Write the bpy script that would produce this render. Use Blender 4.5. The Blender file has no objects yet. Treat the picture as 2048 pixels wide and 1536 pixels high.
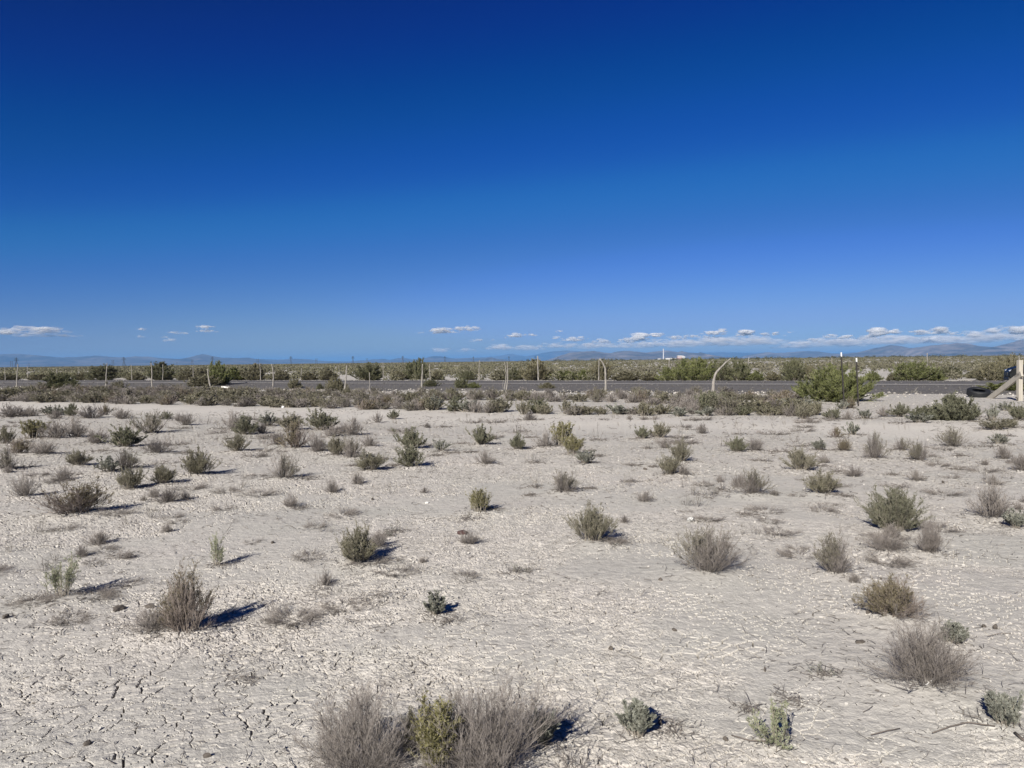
import bpy, math
import numpy as np
from mathutils import Vector, Matrix, Euler

R = math.radians
SC = bpy.context.scene
COL = SC.collection
rng = np.random.default_rng(7)

# ------------------------------------------------------------------ camera
W, H, F = 2048.0, 1536.0, 1538.0           # the photograph's pixels, focal length in pixels
CAM_H = 1.6
cam_data = bpy.data.cameras.new("camera")
cam = bpy.data.objects.new("camera", cam_data)
COL.objects.link(cam)
cam_data.sensor_width = 36.0
cam_data.lens = 36.0 * F / W
cam_data.clip_start = 0.1
cam_data.clip_end = 400000.0
PITCH = R(-1.71)
CAM_ROT = (Matrix.Rotation(R(90) + PITCH, 3, 'X') @ Matrix.Rotation(R(-0.67), 3, 'Z'))
cam.matrix_world = Matrix.Translation((0, 0, CAM_H)) @ CAM_ROT.to_4x4()
SC.camera = cam

# ------------------------------------------------------------------ sky, sun, exposure
SUN_EL, SUN_AZ = R(30.0), R(205.0)         # azimuth clockwise from +Y: behind the camera, to its left
world = bpy.data.worlds.new("World")
SC.world = world
world.use_nodes = True
wn, wl = world.node_tree.nodes, world.node_tree.links
wn.clear()
sky = wn.new("ShaderNodeTexSky")
sky.sky_type = 'NISHITA'
sky.sun_disc = False
sky.sun_elevation = SUN_EL
sky.sun_rotation = SUN_AZ
sky.altitude = 1400
sky.air_density = 1.0
sky.dust_density = 0.35
sky.ozone_density = 3.0
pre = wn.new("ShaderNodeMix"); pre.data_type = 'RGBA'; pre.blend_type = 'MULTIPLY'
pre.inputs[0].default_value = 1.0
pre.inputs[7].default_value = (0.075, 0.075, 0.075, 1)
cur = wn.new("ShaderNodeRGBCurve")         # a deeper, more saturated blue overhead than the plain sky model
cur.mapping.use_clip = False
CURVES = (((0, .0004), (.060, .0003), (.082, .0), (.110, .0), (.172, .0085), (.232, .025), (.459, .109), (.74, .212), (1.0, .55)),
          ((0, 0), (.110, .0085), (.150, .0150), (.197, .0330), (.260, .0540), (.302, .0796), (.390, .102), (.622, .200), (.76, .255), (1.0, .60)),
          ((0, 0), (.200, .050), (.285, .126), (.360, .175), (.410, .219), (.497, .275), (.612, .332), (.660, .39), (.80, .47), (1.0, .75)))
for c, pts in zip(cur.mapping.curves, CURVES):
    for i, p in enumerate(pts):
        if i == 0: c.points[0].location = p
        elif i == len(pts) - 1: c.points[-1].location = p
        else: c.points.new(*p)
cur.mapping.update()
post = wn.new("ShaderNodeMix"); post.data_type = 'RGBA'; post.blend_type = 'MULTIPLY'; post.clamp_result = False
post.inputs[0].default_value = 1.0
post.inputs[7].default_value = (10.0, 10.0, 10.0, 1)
bg = wn.new("ShaderNodeBackground")
bg.inputs['Strength'].default_value = 0.1
wo = wn.new("ShaderNodeOutputWorld")
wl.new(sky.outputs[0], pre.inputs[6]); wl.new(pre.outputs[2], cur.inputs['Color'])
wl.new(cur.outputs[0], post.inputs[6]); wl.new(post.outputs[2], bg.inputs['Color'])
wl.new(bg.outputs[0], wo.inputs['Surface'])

sun_data = bpy.data.lights.new("sun", 'SUN')
sun_data.energy = 4.4
sun_data.angle = R(0.5)
sun_data.color = (1.0, 0.945, 0.855)
sun = bpy.data.objects.new("sun", sun_data)
COL.objects.link(sun)
SUN_DIR = Vector((math.sin(SUN_AZ) * math.cos(SUN_EL), math.cos(SUN_AZ) * math.cos(SUN_EL), math.sin(SUN_EL)))
sun.rotation_euler = (-SUN_DIR).to_track_quat('-Z', 'Y').to_euler()

SC.view_settings.view_transform = 'Standard'
SC.view_settings.look = 'None'
SC.view_settings.exposure = 0.8
SC.view_settings.gamma = 1.0
SC.render.engine = 'CYCLES'
SC.cycles.use_denoising = True
SC.cycles.denoising_input_passes = 'RGB_ALBEDO_NORMAL'
SC.cycles.denoising_prefilter = 'ACCURATE'
SC.cycles.use_adaptive_sampling = False
SC.cycles.max_bounces = 6
SC.cycles.diffuse_bounces = 3
SC.cycles.glossy_bounces = 2
SC.cycles.transparent_max_bounces = 48
SC.cycles.volume_bounces = 0

# ------------------------------------------------------------------ helpers
def ray(px, py):
    d = CAM_ROT @ Vector(((px - W / 2) / F, (H / 2 - py) / F, -1.0))
    return d.normalized()

def ground_at(px, py, z=0.0):
    d = ray(px, py)
    t = (z - CAM_H) / d.z
    return Vector((d.x * t, d.y * t, z))

def far_at(px, py, dist):                  # a point at the distance dist (metres, along the ground)
    d = ray(px, py)
    t = dist / d.y
    return Vector((d.x * t, dist, CAM_H + d.z * t))

def lin(*c):                               # sRGB 0..255 to linear
    return tuple(((v / 255) / 12.92 if v <= 10 else (((v / 255) + 0.055) / 1.055) ** 2.4) for v in c) + (1.0,)

def tag(o, label=None, cat=None, group=None, kind=None):
    if label: o["label"] = label
    if cat: o["category"] = cat
    if group: o["group"] = group
    if kind: o["kind"] = kind
    return o

def link(o, parent=None):
    COL.objects.link(o)
    if parent is not None:
        o.parent = parent
    return o

def empty(name, loc=(0, 0, 0), rz=0.0):
    o = bpy.data.objects.new(name, None)
    o.empty_display_size = 0.1
    o.location = loc
    o.rotation_euler = (0, 0, rz)
    return link(o)

def npmesh(name, verts, quads=None, tris=None, mats=(), midx=None, attrs=None, smooth=False):
    me = bpy.data.meshes.new(name)
    verts = np.asarray(verts, dtype=np.float32).reshape(-1, 3)
    parts, starts, n = [], [], 0
    if quads is not None and len(quads):
        q = np.asarray(quads, dtype=np.int32).reshape(-1, 4)
        parts.append(q.ravel()); starts.append(np.arange(len(q)) * 4); n = len(q) * 4
    if tris is not None and len(tris):
        t = np.asarray(tris, dtype=np.int32).reshape(-1, 3)
        parts.append(t.ravel()); starts.append(n + np.arange(len(t)) * 3)
    loops = np.concatenate(parts); st = np.concatenate(starts).astype(np.int32)
    me.vertices.add(len(verts)); me.vertices.foreach_set("co", verts.ravel())
    me.loops.add(len(loops)); me.loops.foreach_set("vertex_index", loops)
    me.polygons.add(len(st)); me.polygons.foreach_set("loop_start", st)
    if midx is not None:
        me.polygons.foreach_set("material_index", np.asarray(midx, dtype=np.int32))
    me.polygons.foreach_set("use_smooth", np.full(len(st), smooth, dtype=bool))
    for m in mats: me.materials.append(m)
    me.update(calc_edges=True)
    if attrs:
        for k, v in attrs.items():
            a = me.attributes.new(k, 'FLOAT', 'POINT')
            a.data.foreach_set("value", np.asarray(v, dtype=np.float32))
    return me

# ---- noise in numpy (2-D value noise on hashed integers)
def hash2(ix, iy, s=0):
    h = (ix.astype(np.int64) * 374761393 + iy.astype(np.int64) * 668265263 + s * 1442695041) & 0xFFFFFFFF
    h = ((h ^ (h >> 13)) * 1274126177) & 0xFFFFFFFF
    h = ((h ^ (h >> 16)) * 2246822519) & 0xFFFFFFFF
    return ((h ^ (h >> 15)) & 0xFFFFFF) / float(0xFFFFFF)

def vnoise(x, y, s=0):
    x = np.asarray(x, dtype=np.float64); y = np.asarray(y, dtype=np.float64)
    ix, iy = np.floor(x), np.floor(y)
    fx, fy = x - ix, y - iy
    fx = fx * fx * (3 - 2 * fx); fy = fy * fy * (3 - 2 * fy)
    a, b = hash2(ix, iy, s), hash2(ix + 1, iy, s)
    c, d = hash2(ix, iy + 1, s), hash2(ix + 1, iy + 1, s)
    return (a * (1 - fx) + b * fx) * (1 - fy) + (c * (1 - fx) + d * fx) * fy

def fbm(x, y, s=0, o=3):
    t, a, n = 0, 1.0, 0
    for k in range(o):
        t = t + a * vnoise(x * 2 ** k + 17.3 * k, y * 2 ** k - 9.1 * k, s + k); n += a; a *= 0.5
    return t / n

def sstep(a, b, x):
    t = np.clip((x - a) / (b - a), 0, 1)
    return t * t * (3 - 2 * t)

def voronoi(x, y, s=0, jit=0.9):
    """edge distance, cell-centre offset (dx, dy), three random numbers of the nearest cell"""
    ix, iy = np.floor(x), np.floor(y)
    best = np.full(x.shape, 9e9); bx = np.zeros_like(x); by = np.zeros_like(x)
    ci = np.zeros_like(x); cj = np.zeros_like(x)
    pts = []
    for j in (-1, 0, 1):
        for i in (-1, 0, 1):
            cx, cy = ix + i, iy + j
            qx = cx + 0.5 + jit * (hash2(cx, cy, s) - 0.5) - x
            qy = cy + 0.5 + jit * (hash2(cx, cy, s + 1) - 0.5) - y
            d = qx * qx + qy * qy
            m = d < best
            best = np.where(m, d, best); bx = np.where(m, qx, bx); by = np.where(m, qy, by)
            ci = np.where(m, cx, ci); cj = np.where(m, cy, cj)
            pts.append((qx, qy))
    edge = np.full(x.shape, 9e9)
    for qx, qy in pts:
        dx, dy = qx - bx, qy - by
        L = np.sqrt(dx * dx + dy * dy)
        ok = L > 1e-6
        e = np.where(ok, ((bx + qx) * dx + (by + qy) * dy) * 0.5 / np.maximum(L, 1e-6), 9e9)
        edge = np.minimum(edge, e)
    return edge, bx, by, hash2(ci, cj, s + 5), hash2(ci, cj, s + 6), hash2(ci, cj, s + 7)

# ------------------------------------------------------------------ materials
def new_mat(name):
    m = bpy.data.materials.new(name)
    m.use_nodes = True
    nt = m.node_tree
    b = nt.nodes.get("Principled BSDF")
    return m, nt, b

def N(nt, kind, **kw):
    n = nt.nodes.new(kind)
    for k, v in kw.items():
        if k in n.inputs: n.inputs[k].default_value = v
        else: setattr(n, k, v)
    return n

def mixc(nt, fac, a, b, mode='MIX'):
    n = nt.nodes.new("ShaderNodeMix"); n.data_type = 'RGBA'; n.blend_type = mode
    for sock, v in ((n.inputs[0], fac), (n.inputs[6], a), (n.inputs[7], b)):
        if hasattr(v, 'links') or isinstance(v, bpy.types.NodeSocket): nt.links.new(v, sock)
        elif isinstance(v, (int, float)): sock.default_value = v
        else: sock.default_value = v if len(v) == 4 else tuple(v) + (1,)
    return n.outputs[2]

def ramp(nt, src, stops):
    n = nt.nodes.new("ShaderNodeValToRGB")
    e = n.color_ramp.elements
    while len(e) < len(stops): e.new(0.5)
    for el, (p, c) in zip(e, stops):
        el.position = p
        el.color = (c, c, c, 1) if isinstance(c, (int, float)) else (tuple(c) + (1,))[:4]
    nt.links.new(src, n.inputs[0])
    return n.outputs[0]

def attr(nt, name):
    n = nt.nodes.new("ShaderNodeAttribute"); n.attribute_name = name
    return n.outputs['Fac']

def objcoord(nt):
    return nt.nodes.new("ShaderNodeTexCoord").outputs['Object']

def noise(nt, vec, scale, detail=3, rough=0.5):
    n = N(nt, "ShaderNodeTexNoise", Scale=scale, Detail=detail, Roughness=rough)
    nt.links.new(vec, n.inputs['Vector'])
    return n.outputs['Fac']

def math_(nt, op, a, b=0.0):
    n = nt.nodes.new("ShaderNodeMath"); n.operation = op
    for s, v in ((n.inputs[0], a), (n.inputs[1], b)):
        if isinstance(v, (int, float)): s.default_value = v
        else: nt.links.new(v, s)
    return n.outputs[0]

def bump(nt, bsdf, hsrc, strength=0.5, dist=0.01, chain=None):
    n = N(nt, "ShaderNodeBump", Strength=strength, Distance=dist)
    nt.links.new(hsrc, n.inputs['Height'])
    if chain is not None: nt.links.new(chain, n.inputs['Normal'])
    nt.links.new(n.outputs[0], bsdf.inputs['Normal'])
    return n.outputs[0]

def plain(name, col, rough=0.8, var=0.15, scale=20.0, metal=0.0, b=0.3, bd=0.003, stretch=None):
    m, nt, bs = new_mat(name)
    v = objcoord(nt)
    if stretch:
        mp = N(nt, "ShaderNodeMapping"); mp.inputs['Scale'].default_value = stretch
        nt.links.new(v, mp.inputs[0]); v = mp.outputs[0]
    n = noise(nt, v, scale, 4, 0.6)
    lo = tuple(c * (1 - var) for c in col[:3]); hi = tuple(min(1, c * (1 + var)) for c in col[:3])
    r = ramp(nt, n, [(0.3, lo), (0.7, hi)])
    nt.links.new(r, bs.inputs['Base Color'])
    bs.inputs['Roughness'].default_value = rough
    bs.inputs['Metallic'].default_value = metal
    if b: bump(nt, bs, n, b, bd)
    return m

def plant_mat(name, c0, c1, c2, rough=0.75, trans=0.0):
    """colour runs from c0 to c1 over the faces, and drifts to c2 from plant to plant"""
    m, nt, bs = new_mat(name)
    a = attr(nt, "var")
    oi = nt.nodes.new("ShaderNodeObjectInfo")
    base = mixc(nt, a, c0, c1)
    f = math_(nt, 'MULTIPLY', oi.outputs['Random'], 0.6)
    col = mixc(nt, f, base, c2)
    nt.links.new(col, bs.inputs['Base Color'])
    bs.inputs['Roughness'].default_value = rough
    if trans:
        tr = nt.nodes.new("ShaderNodeBsdfTranslucent")
        nt.links.new(col, tr.inputs['Color'])
        mx = nt.nodes.new("ShaderNodeMixShader"); mx.inputs[0].default_value = trans
        out = nt.nodes.get("Material Output")
        nt.links.new(bs.outputs[0], mx.inputs[1]); nt.links.new(tr.outputs[0], mx.inputs[2])
        nt.links.new(mx.outputs[0], out.inputs['Surface'])
    return m
# ------------------------------------------------------------------ materials of the place
def ground_material():
    m, nt, bs = new_mat("clay_ground")
    v = objcoord(nt)
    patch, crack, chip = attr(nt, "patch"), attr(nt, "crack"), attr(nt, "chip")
    smooth = (0.438, 0.425, 0.390); flaky = (0.486, 0.462, 0.420)
    c = mixc(nt, patch, smooth, flaky)
    c = mixc(nt, attr(nt, 'track'), c, (0.585, 0.556, 0.505))
    big = noise(nt, v, 0.55, 4, 0.6)
    c = mixc(nt, ramp(nt, big, [(0.35, 0.0), (0.7, 0.55)]), c, (0.510, 0.472, 0.440))
    # chips of dried clay: every cell of two cell patterns has its own tone
    vo = N(nt, "ShaderNodeTexVoronoi", Scale=17.0); nt.links.new(v, vo.inputs['Vector'])
    sep = nt.nodes.new("ShaderNodeSeparateColor"); nt.links.new(vo.outputs['Color'], sep.inputs[0])
    tone = ramp(nt, sep.outputs[0], [(0.0, 0.76), (0.4, 1.0), (1.0, 1.14)])
    k = mixc(nt, 1.0, c, tone, 'MULTIPLY')
    c = mixc(nt, math_(nt, 'MULTIPLY', patch, 0.85), c, k)
    fine = noise(nt, v, 90.0, 4, 0.65)
    c = mixc(nt, 1.0, c, ramp(nt, fine, [(0.25, 0.80), (0.55, 1.0), (0.8, 1.10)]), 'MULTIPLY')
    mid = noise(nt, v, 14.0, 5, 0.7)
    c = mixc(nt, 1.0, c, ramp(nt, mid, [(0.28, 0.78), (0.5, 1.0), (0.75, 1.07)]), 'MULTIPLY')
    # dark specks of plant litter
    sp = N(nt, "ShaderNodeTexVoronoi", Scale=9.0); nt.links.new(v, sp.inputs['Vector'])
    lit = math_(nt, 'LESS_THAN', sp.outputs['Distance'], 0.10)
    gate = math_(nt, 'GREATER_THAN', noise(nt, v, 1.7, 3), 0.52)
    c = mixc(nt, math_(nt, 'MULTIPLY', math_(nt, 'MULTIPLY', lit, gate), 0.75), c, (0.13, 0.11, 0.09))
    c = mixc(nt, math_(nt, 'MULTIPLY', crack, 0.6), c, (0.17, 0.145, 0.125))  # browner soil in cracks and chip gaps; the dark colour also paints their shade
    c = mixc(nt, math_(nt, 'MULTIPLY', attr(nt, "scrub"), 0.9), c, (0.125, 0.118, 0.075))
    nt.links.new(c, bs.inputs['Base Color'])
    bs.inputs['Roughness'].default_value = 0.92
    bs.inputs['Specular IOR Level'].default_value = 0.15
    # relief: chips, grain
    b1 = N(nt, "ShaderNodeBump", Strength=0.8, Distance=0.014)
    e = N(nt, "ShaderNodeTexVoronoi", Scale=13.0); e.feature = 'DISTANCE_TO_EDGE'
    wv = N(nt, "ShaderNodeTexNoise", Scale=6.0, Detail=3.0)
    nt.links.new(v, wv.inputs['Vector'])
    add = nt.nodes.new("ShaderNodeMix"); add.data_type = 'VECTOR'; add.inputs[0].default_value = 0.12
    nt.links.new(v, add.inputs[4]); nt.links.new(wv.outputs['Color'], add.inputs[5])
    nt.links.new(add.outputs[1], e.inputs['Vector'])
    eh = math_(nt, 'MULTIPLY', ramp(nt, e.outputs['Distance'], [(0.0, 0.0), (0.09, 0.9), (0.3, 1.0)]), patch)
    nt.links.new(math_(nt, 'MULTIPLY', eh, attr(nt, "far")), b1.inputs['Height'])
    b2 = N(nt, "ShaderNodeBump", Strength=0.6, Distance=0.018)
    nt.links.new(math_(nt, 'ADD', mid, math_(nt, 'MULTIPLY', sep.outputs[1], patch)), b2.inputs['Height'])
    nt.links.new(b1.outputs[0], b2.inputs['Normal'])
    b3 = N(nt, "ShaderNodeBump", Strength=0.6, Distance=0.004)
    nt.links.new(fine, b3.inputs['Height']); nt.links.new(b2.outputs[0], b3.inputs['Normal'])
    nt.links.new(b3.outputs[0], bs.inputs['Normal'])
    return m

def gravel_material(name, lo, hi, scale=26.0, pale=0.10):
    m, nt, bs = new_mat(name)
    v = objcoord(nt)
    vo = N(nt, "ShaderNodeTexVoronoi", Scale=scale); nt.links.new(v, vo.inputs['Vector'])
    sep = nt.nodes.new("ShaderNodeSeparateColor"); nt.links.new(vo.outputs['Color'], sep.inputs[0])
    c = mixc(nt, sep.outputs[0], lo, hi)
    big = noise(nt, v, 0.7, 4, 0.6)
    c = mixc(nt, ramp(nt, big, [(0.3, 0.0), (0.75, 0.35)]), c, (0.155, 0.140, 0.130))
    vp = N(nt, "ShaderNodeTexVoronoi", Scale=3.1); nt.links.new(v, vp.inputs['Vector'])
    c = mixc(nt, math_(nt, 'MULTIPLY', math_(nt, 'LESS_THAN', vp.outputs['Distance'], pale), 0.8), c, (0.42, 0.39, 0.35))
    nt.links.new(c, bs.inputs['Base Color'])
    bs.inputs['Roughness'].default_value = 0.9
    bump(nt, bs, sep.outputs[1], 1.0, 0.02)
    return m

# ------------------------------------------------------------------ the road's own line (see ground and fences)
ROAD_P = Vector((6.8, 38.0, 0)); ROAD_D = Vector((1, -0.49, 0)).normalized()
ROAD_N = Vector((-ROAD_D.y, ROAD_D.x, 0))              # away from the camera
def road_s(x, y):
    return (x - ROAD_P.x) * ROAD_N.x + (y - ROAD_P.y) * ROAD_N.y
PROF = [(-1.2, -0.06), (-0.2, 0.02), (1.0, 0.09), (4.2, 0.19), (5.3, 0.205), (8.5, 0.22), (12.0, 0.19), (15.0, 0.10), (19.0, 0.0), (20.0, -0.06)]
def road_h(s):
    return np.interp(s, [p[0] for p in PROF], [p[1] for p in PROF], left=0, right=0)

MOUNDS = []          # (x, y, radius, height) filled by the shrub table, used by the ground
def base_h(x, y):
    x = np.asarray(x, dtype=np.float64); y = np.asarray(y, dtype=np.float64)
    r = np.hypot(x, y)
    fade = 1 - sstep(25, 60, r)
    h = ((fbm(x / 6 + 3, y / 6, 11) - 0.5) * 0.10 + (fbm(x / 1.3, y / 1.3 + 5, 12) - 0.5) * 0.045) * fade
    h = h * sstep(1.0, 2.5, r)
    for mx, my, mr, mh in MOUNDS:
        d2 = (x - mx) ** 2 + (y - my) ** 2
        h = h + mh * np.exp(-d2 / (mr * mr))
    return h

def track_at(x, y):
    return np.exp(-((road_s(x, y) + 17.8 + 0.8 * (fbm(x / 5, y / 5, 25) - 0.5)) / 2.5) ** 4)

def patch_at(x, y):
    """1 where the clay has broken into chips, 0 where it lies smooth"""
    p = fbm(x / 1.7 + 0.35 * y / 1.7, y / 1.25 + 40, 21, 4)
    lim = 0.50 - 0.10 * sstep(5, 11, np.hypot(x, y))
    p = sstep(lim - 0.07, lim + 0.09, p)
    track = track_at(x, y)                     # the worn smooth track
    return np.clip((0.22 + 0.78 * p) * (1 - 0.85 * track), 0, 1)

def build_ground():
    fine = np.linspace(R(-42), R(42), 1150)
    back = np.linspace(R(42), R(318), 64)[1:-1]
    ang = np.concatenate([fine, back])
    radii = [0.35, 0.8, 1.4, 2.0]
    r = 2.3
    while r < 17: radii.append(r); r += max(0.0055, 0.00050 * r * r)
    while r < 60000: radii.append(r); r *= 1.045 if r < 200 else 1.12
    radii.append(60000.0)
    radii = np.array(radii)
    A, Rr = np.meshgrid(ang, radii)
    X, Y = (np.sin(A) * Rr).ravel(), (np.cos(A) * Rr).ravel()
    rr = np.hypot(X, Y)
    Z = base_h(X, Y)
    patch = patch_at(X, Y)
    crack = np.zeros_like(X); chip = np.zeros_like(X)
    near = (rr < 24) & (Y > 0)
    x, y, p, rn = X[near], Y[near], patch[near], rr[near]
    dz = np.zeros_like(x); cr = np.zeros_like(x)
    wx = x + 0.05 * (fbm(x * 5, y * 5, 31) - 0.5) + 0.018 * (fbm(x * 22, y * 22, 32) - 0.5)
    wy = y + 0.05 * (fbm(x * 5, y * 5 + 9, 33) - 0.5) + 0.018 * (fbm(x * 22, y * 22, 34) - 0.5)
    # polygon cracks in the open clay, strongest at the lower left
    zone = sstep(0.25, -1.3, x + 0.55 * (y - 3.6)) * sstep(6.6, 4.3, y) + 0.55 * np.exp(-((x + 0.15) / 0.8) ** 2 - ((y - 3.95) / 0.45) ** 2) + 0.75 * sstep(0.50, 0.66, fbm(x / 1.1, y / 1.1, 35))
    zone = np.maximum(zone, 0.55 * sstep(0.40, 0.55, fbm(x / 0.7, y / 0.7, 36)) * sstep(8.0, 5.0, y))
    zone = np.clip(zone, 0, 1)
    ca, sa = math.cos(0.6), math.sin(0.6)
    u, w = (wx * ca + wy * sa) * 10.0, (-wx * sa + wy * ca) * 15.0
    e, bx, by, r1, r2, r3 = voronoi(u, w, 41)
    e = e / 12.2
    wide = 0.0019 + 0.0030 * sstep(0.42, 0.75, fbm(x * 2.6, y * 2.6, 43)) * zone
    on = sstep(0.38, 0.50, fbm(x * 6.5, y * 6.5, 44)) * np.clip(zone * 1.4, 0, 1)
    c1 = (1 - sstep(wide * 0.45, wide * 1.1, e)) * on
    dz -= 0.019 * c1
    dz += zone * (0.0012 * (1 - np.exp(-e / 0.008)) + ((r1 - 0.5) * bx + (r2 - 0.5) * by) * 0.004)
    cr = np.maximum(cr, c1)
    # chips: small plates, each tilted its own way with a lifted rim
    for sc, amp, sd, lo in ((22.0, 0.0032, 51, 0.50), (44.0, 0.0019, 61, 0.35)):
        e2, bx, by, r1, r2, r3 = voronoi(wx * sc * 0.9, wy * sc, sd, 1.0)
        q = np.clip(p * (0.6 + 0.8 * fbm(x * 1.3, y * 1.3, sd + 3)), 0, 1)
        fr = np.where(rn < 12, 1, 0.8) * q
        dz += fr * amp * (((r1 - 0.5) * bx + (r2 - 0.5) * by) * 2.4 + (r3 - 0.5) * 1.1)
        c2 = (1 - sstep(0.02, 0.085, e2)) * (r3 > lo) * fr
        dz -= amp * 1.1 * c2
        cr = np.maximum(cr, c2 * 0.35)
    g = (fbm(wx * 28, wy * 28, 71, 3) - 0.5)
    g2 = (fbm(wx * 9, wy * 15, 73, 3) - 0.5)
    dz += 0.0060 * g * (0.5 + 0.6 * p) + 0.0075 * g2
    Z[near] += dz
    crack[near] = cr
    s = road_s(X, Y)
    on_road = (s > -0.9) & (s < 19.4)
    Z = np.where(on_road, np.minimum(Z, road_h(s) - 0.05), Z)
    scrub = sstep(900, 2200, rr) * (Y > 0) + sstep(120, 500, rr) * 0.35
    far = sstep(10, 20, rr) * (1 - sstep(60, 120, rr))
    nr, na = len(radii), len(ang)
    i = np.arange(nr - 1)[:, None] * na; j = np.arange(na)[None, :]; jn = (j + 1) % na
    q = np.stack([i + j, i + jn, i + na + jn, i + na + j], -1).reshape(-1, 4)[:, ::-1]
    V = np.stack([X, Y, Z], -1)
    V = np.vstack([V, [[0, 0, 0]]]); c = len(V) - 1
    jj = np.arange(na)
    t = np.stack([jj, np.full(na, c), (jj + 1) % na], -1)[:, ::-1]
    z1 = np.array([0.0])
    cat = lambda a: np.concatenate([a, z1])
    me = npmesh("ground", V, quads=q, tris=t, mats=[ground_material()], smooth=True,
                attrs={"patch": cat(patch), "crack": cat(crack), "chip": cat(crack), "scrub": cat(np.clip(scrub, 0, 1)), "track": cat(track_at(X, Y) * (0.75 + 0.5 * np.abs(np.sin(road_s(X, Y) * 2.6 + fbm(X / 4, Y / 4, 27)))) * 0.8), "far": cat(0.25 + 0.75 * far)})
    r_face = np.concatenate([np.repeat(radii[:-1], na), np.zeros(na)])
    me.polygons.foreach_set('use_smooth', (r_face > 16) | (r_face < 2)); me.update()
    o = link(bpy.data.objects.new("ground", me))
    tag(o, kind="structure")
    return o

def strip(name, s_list, z_of, mat, t0=-60, t1=420, n=400, wob=0.0, seed=1, lift=0.0):
    """a sheet laid along the road between the offsets in s_list; its outer edges wander by wob"""
    ts = -np.linspace(t0, t1, n)
    S = np.array(s_list, dtype=float)
    e0 = (fbm(ts / 3.0, ts * 0 + seed, seed) - 0.5) * wob; e1 = (fbm(ts / 3.0, ts * 0 + seed + 7, seed + 1) - 0.5) * wob
    V = []
    for k, s in enumerate(S):
        ss = s + (e0 if k == 0 else e1 if k == len(S) - 1 else 0 * ts)
        X = ROAD_P.x + ROAD_D.x * ts + ROAD_N.x * ss; Y = ROAD_P.y + ROAD_D.y * ts + ROAD_N.y * ss
        V.append(np.stack([X, Y, z_of(ss) + lift], -1))
    V = np.stack(V, 0)
    m, n = V.shape[:2]
    i = np.arange(m - 1)[:, None] * n; j = np.arange(n - 1)[None, :]
    q = np.stack([i + j, i + j + 1, i + n + j + 1, i + n + j], -1).reshape(-1, 4)
    me = npmesh(name, V.reshape(-1, 3), quads=q[:, ::-1], mats=[mat], smooth=True)
    if me.polygons[0].normal.z < 0: me.flip_normals()
    return tag(link(bpy.data.objects.new(name, me)), kind="structure")

def build_road():
    g = gravel_material("dark_gravel", (0.050, 0.047, 0.045), (0.130, 0.122, 0.116), 14.0, 0.055)
    ga = gravel_material("road_surface_gravel", (0.068, 0.064, 0.061), (0.118, 0.111, 0.106), 30.0, 0.02)
    gp = gravel_material("worn_track_gravel", (0.21, 0.20, 0.19), (0.30, 0.285, 0.27), 30.0, 0.02)
    strip("road_verge", [-0.6, 0.0, 0.5, 1.0, 2.0, 3.0, 4.2, 5.2], road_h, g, wob=1.0, seed=3)
    strip("road", [4.6, 5.3, 6.5, 8.5, 10.5, 12.0], road_h, ga, wob=0.2, seed=5, lift=0.006)
    strip("road_worn_track", [4.95, 5.6, 6.3], road_h, gp, wob=0.25, seed=9, lift=0.012)
    strip("road_far_verge", [11.6, 13.0, 15.0, 17.0, 18.4], road_h, g, wob=0.8, seed=13, lift=-0.004)

def build_gravel():
    """loose stones on the road's shoulders, beyond counting"""
    import bmesh
    bm = bmesh.new(); bmesh.ops.create_icosphere(bm, subdivisions=1, radius=1.0)
    iv = np.array([p.co[:] for p in bm.verts]); jf = np.array([[q.index for q in p.verts] for p in bm.faces]); bm.free()
    rg = np.random.default_rng(44)
    for name, n, slo, shi, r0, r1, c0, c1, c2 in (("road_gravel", 15000, -0.9, 18.0, 0.012, 0.055, (0.045, 0.042, 0.040), (0.170, 0.160, 0.152), (0.10, 0.095, 0.09)),
                                     ("verge_clods", 5200, -3.6, 0.2, 0.010, 0.060, (0.20, 0.18, 0.16), (0.52, 0.49, 0.44), (0.4, 0.38, 0.35))):
        t = -np.sort(rg.random(n) ** 1.3) * 125 + 34; s = rg.uniform(slo, shi, n)
        if name == "road_gravel":
            keep = (s < 4.9) | (s > 11.5) | (rg.random(n) < 0.25); t, s = t[keep], s[keep]; n = len(t)
        X = ROAD_P.x + ROAD_D.x * t + ROAD_N.x * s; Y = ROAD_P.y + ROAD_D.y * t + ROAD_N.y * s
        rr = r0 + (r1 - r0) * rg.random(n) ** 3
        c = np.stack([X, Y, np.where(s > -0.4, road_h(s), 0) + rr * 0.35], 1)
        V = iv[None] * (0.7 + 0.6 * rg.random((n, len(iv), 1))) * (rr[:, None, None] * np.array([1.2, 1.2, 0.8])) + c[:, None]
        T = jf[None] + (np.arange(n) * len(iv))[:, None, None]
        me = npmesh(name, V.reshape(-1, 3), tris=T.reshape(-1, 3), mats=[plant_mat(name + "_stone", c0, c1, c2)], attrs={"var": np.repeat(rg.random(n), len(iv))})
        tag(link(bpy.data.objects.new(name, me)), kind="stuff")

# ------------------------------------------------------------------ hills
def mountain_material(name="mountain_rock", k=0.62):
    m, nt, bs = new_mat(name)
    v = objcoord(nt)
    n1 = noise(nt, v, 0.0007, 6, 0.65); n2 = noise(nt, v, 0.0026, 6, 0.75)
    c = mixc(nt, ramp(nt, n1, [(0.40, 0.0), (0.62, 1.0)]), (0.13 * k, 0.12 * k, 0.108 * k), (0.36 * k, 0.30 * k, 0.26 * k))  # lighter tan noise patches painted in to stand for sunlit slopes
    c = mixc(nt, 1.0, c, ramp(nt, n2, [(0.36, 0.40), (0.60, 1.30)]), 'MULTIPLY')  # finer dark and light contrast painted in for weak ridge shading
    nt.links.new(c, bs.inputs['Base Color'])
    bs.inputs['Roughness'].default_value = 0.95
    return m

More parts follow.
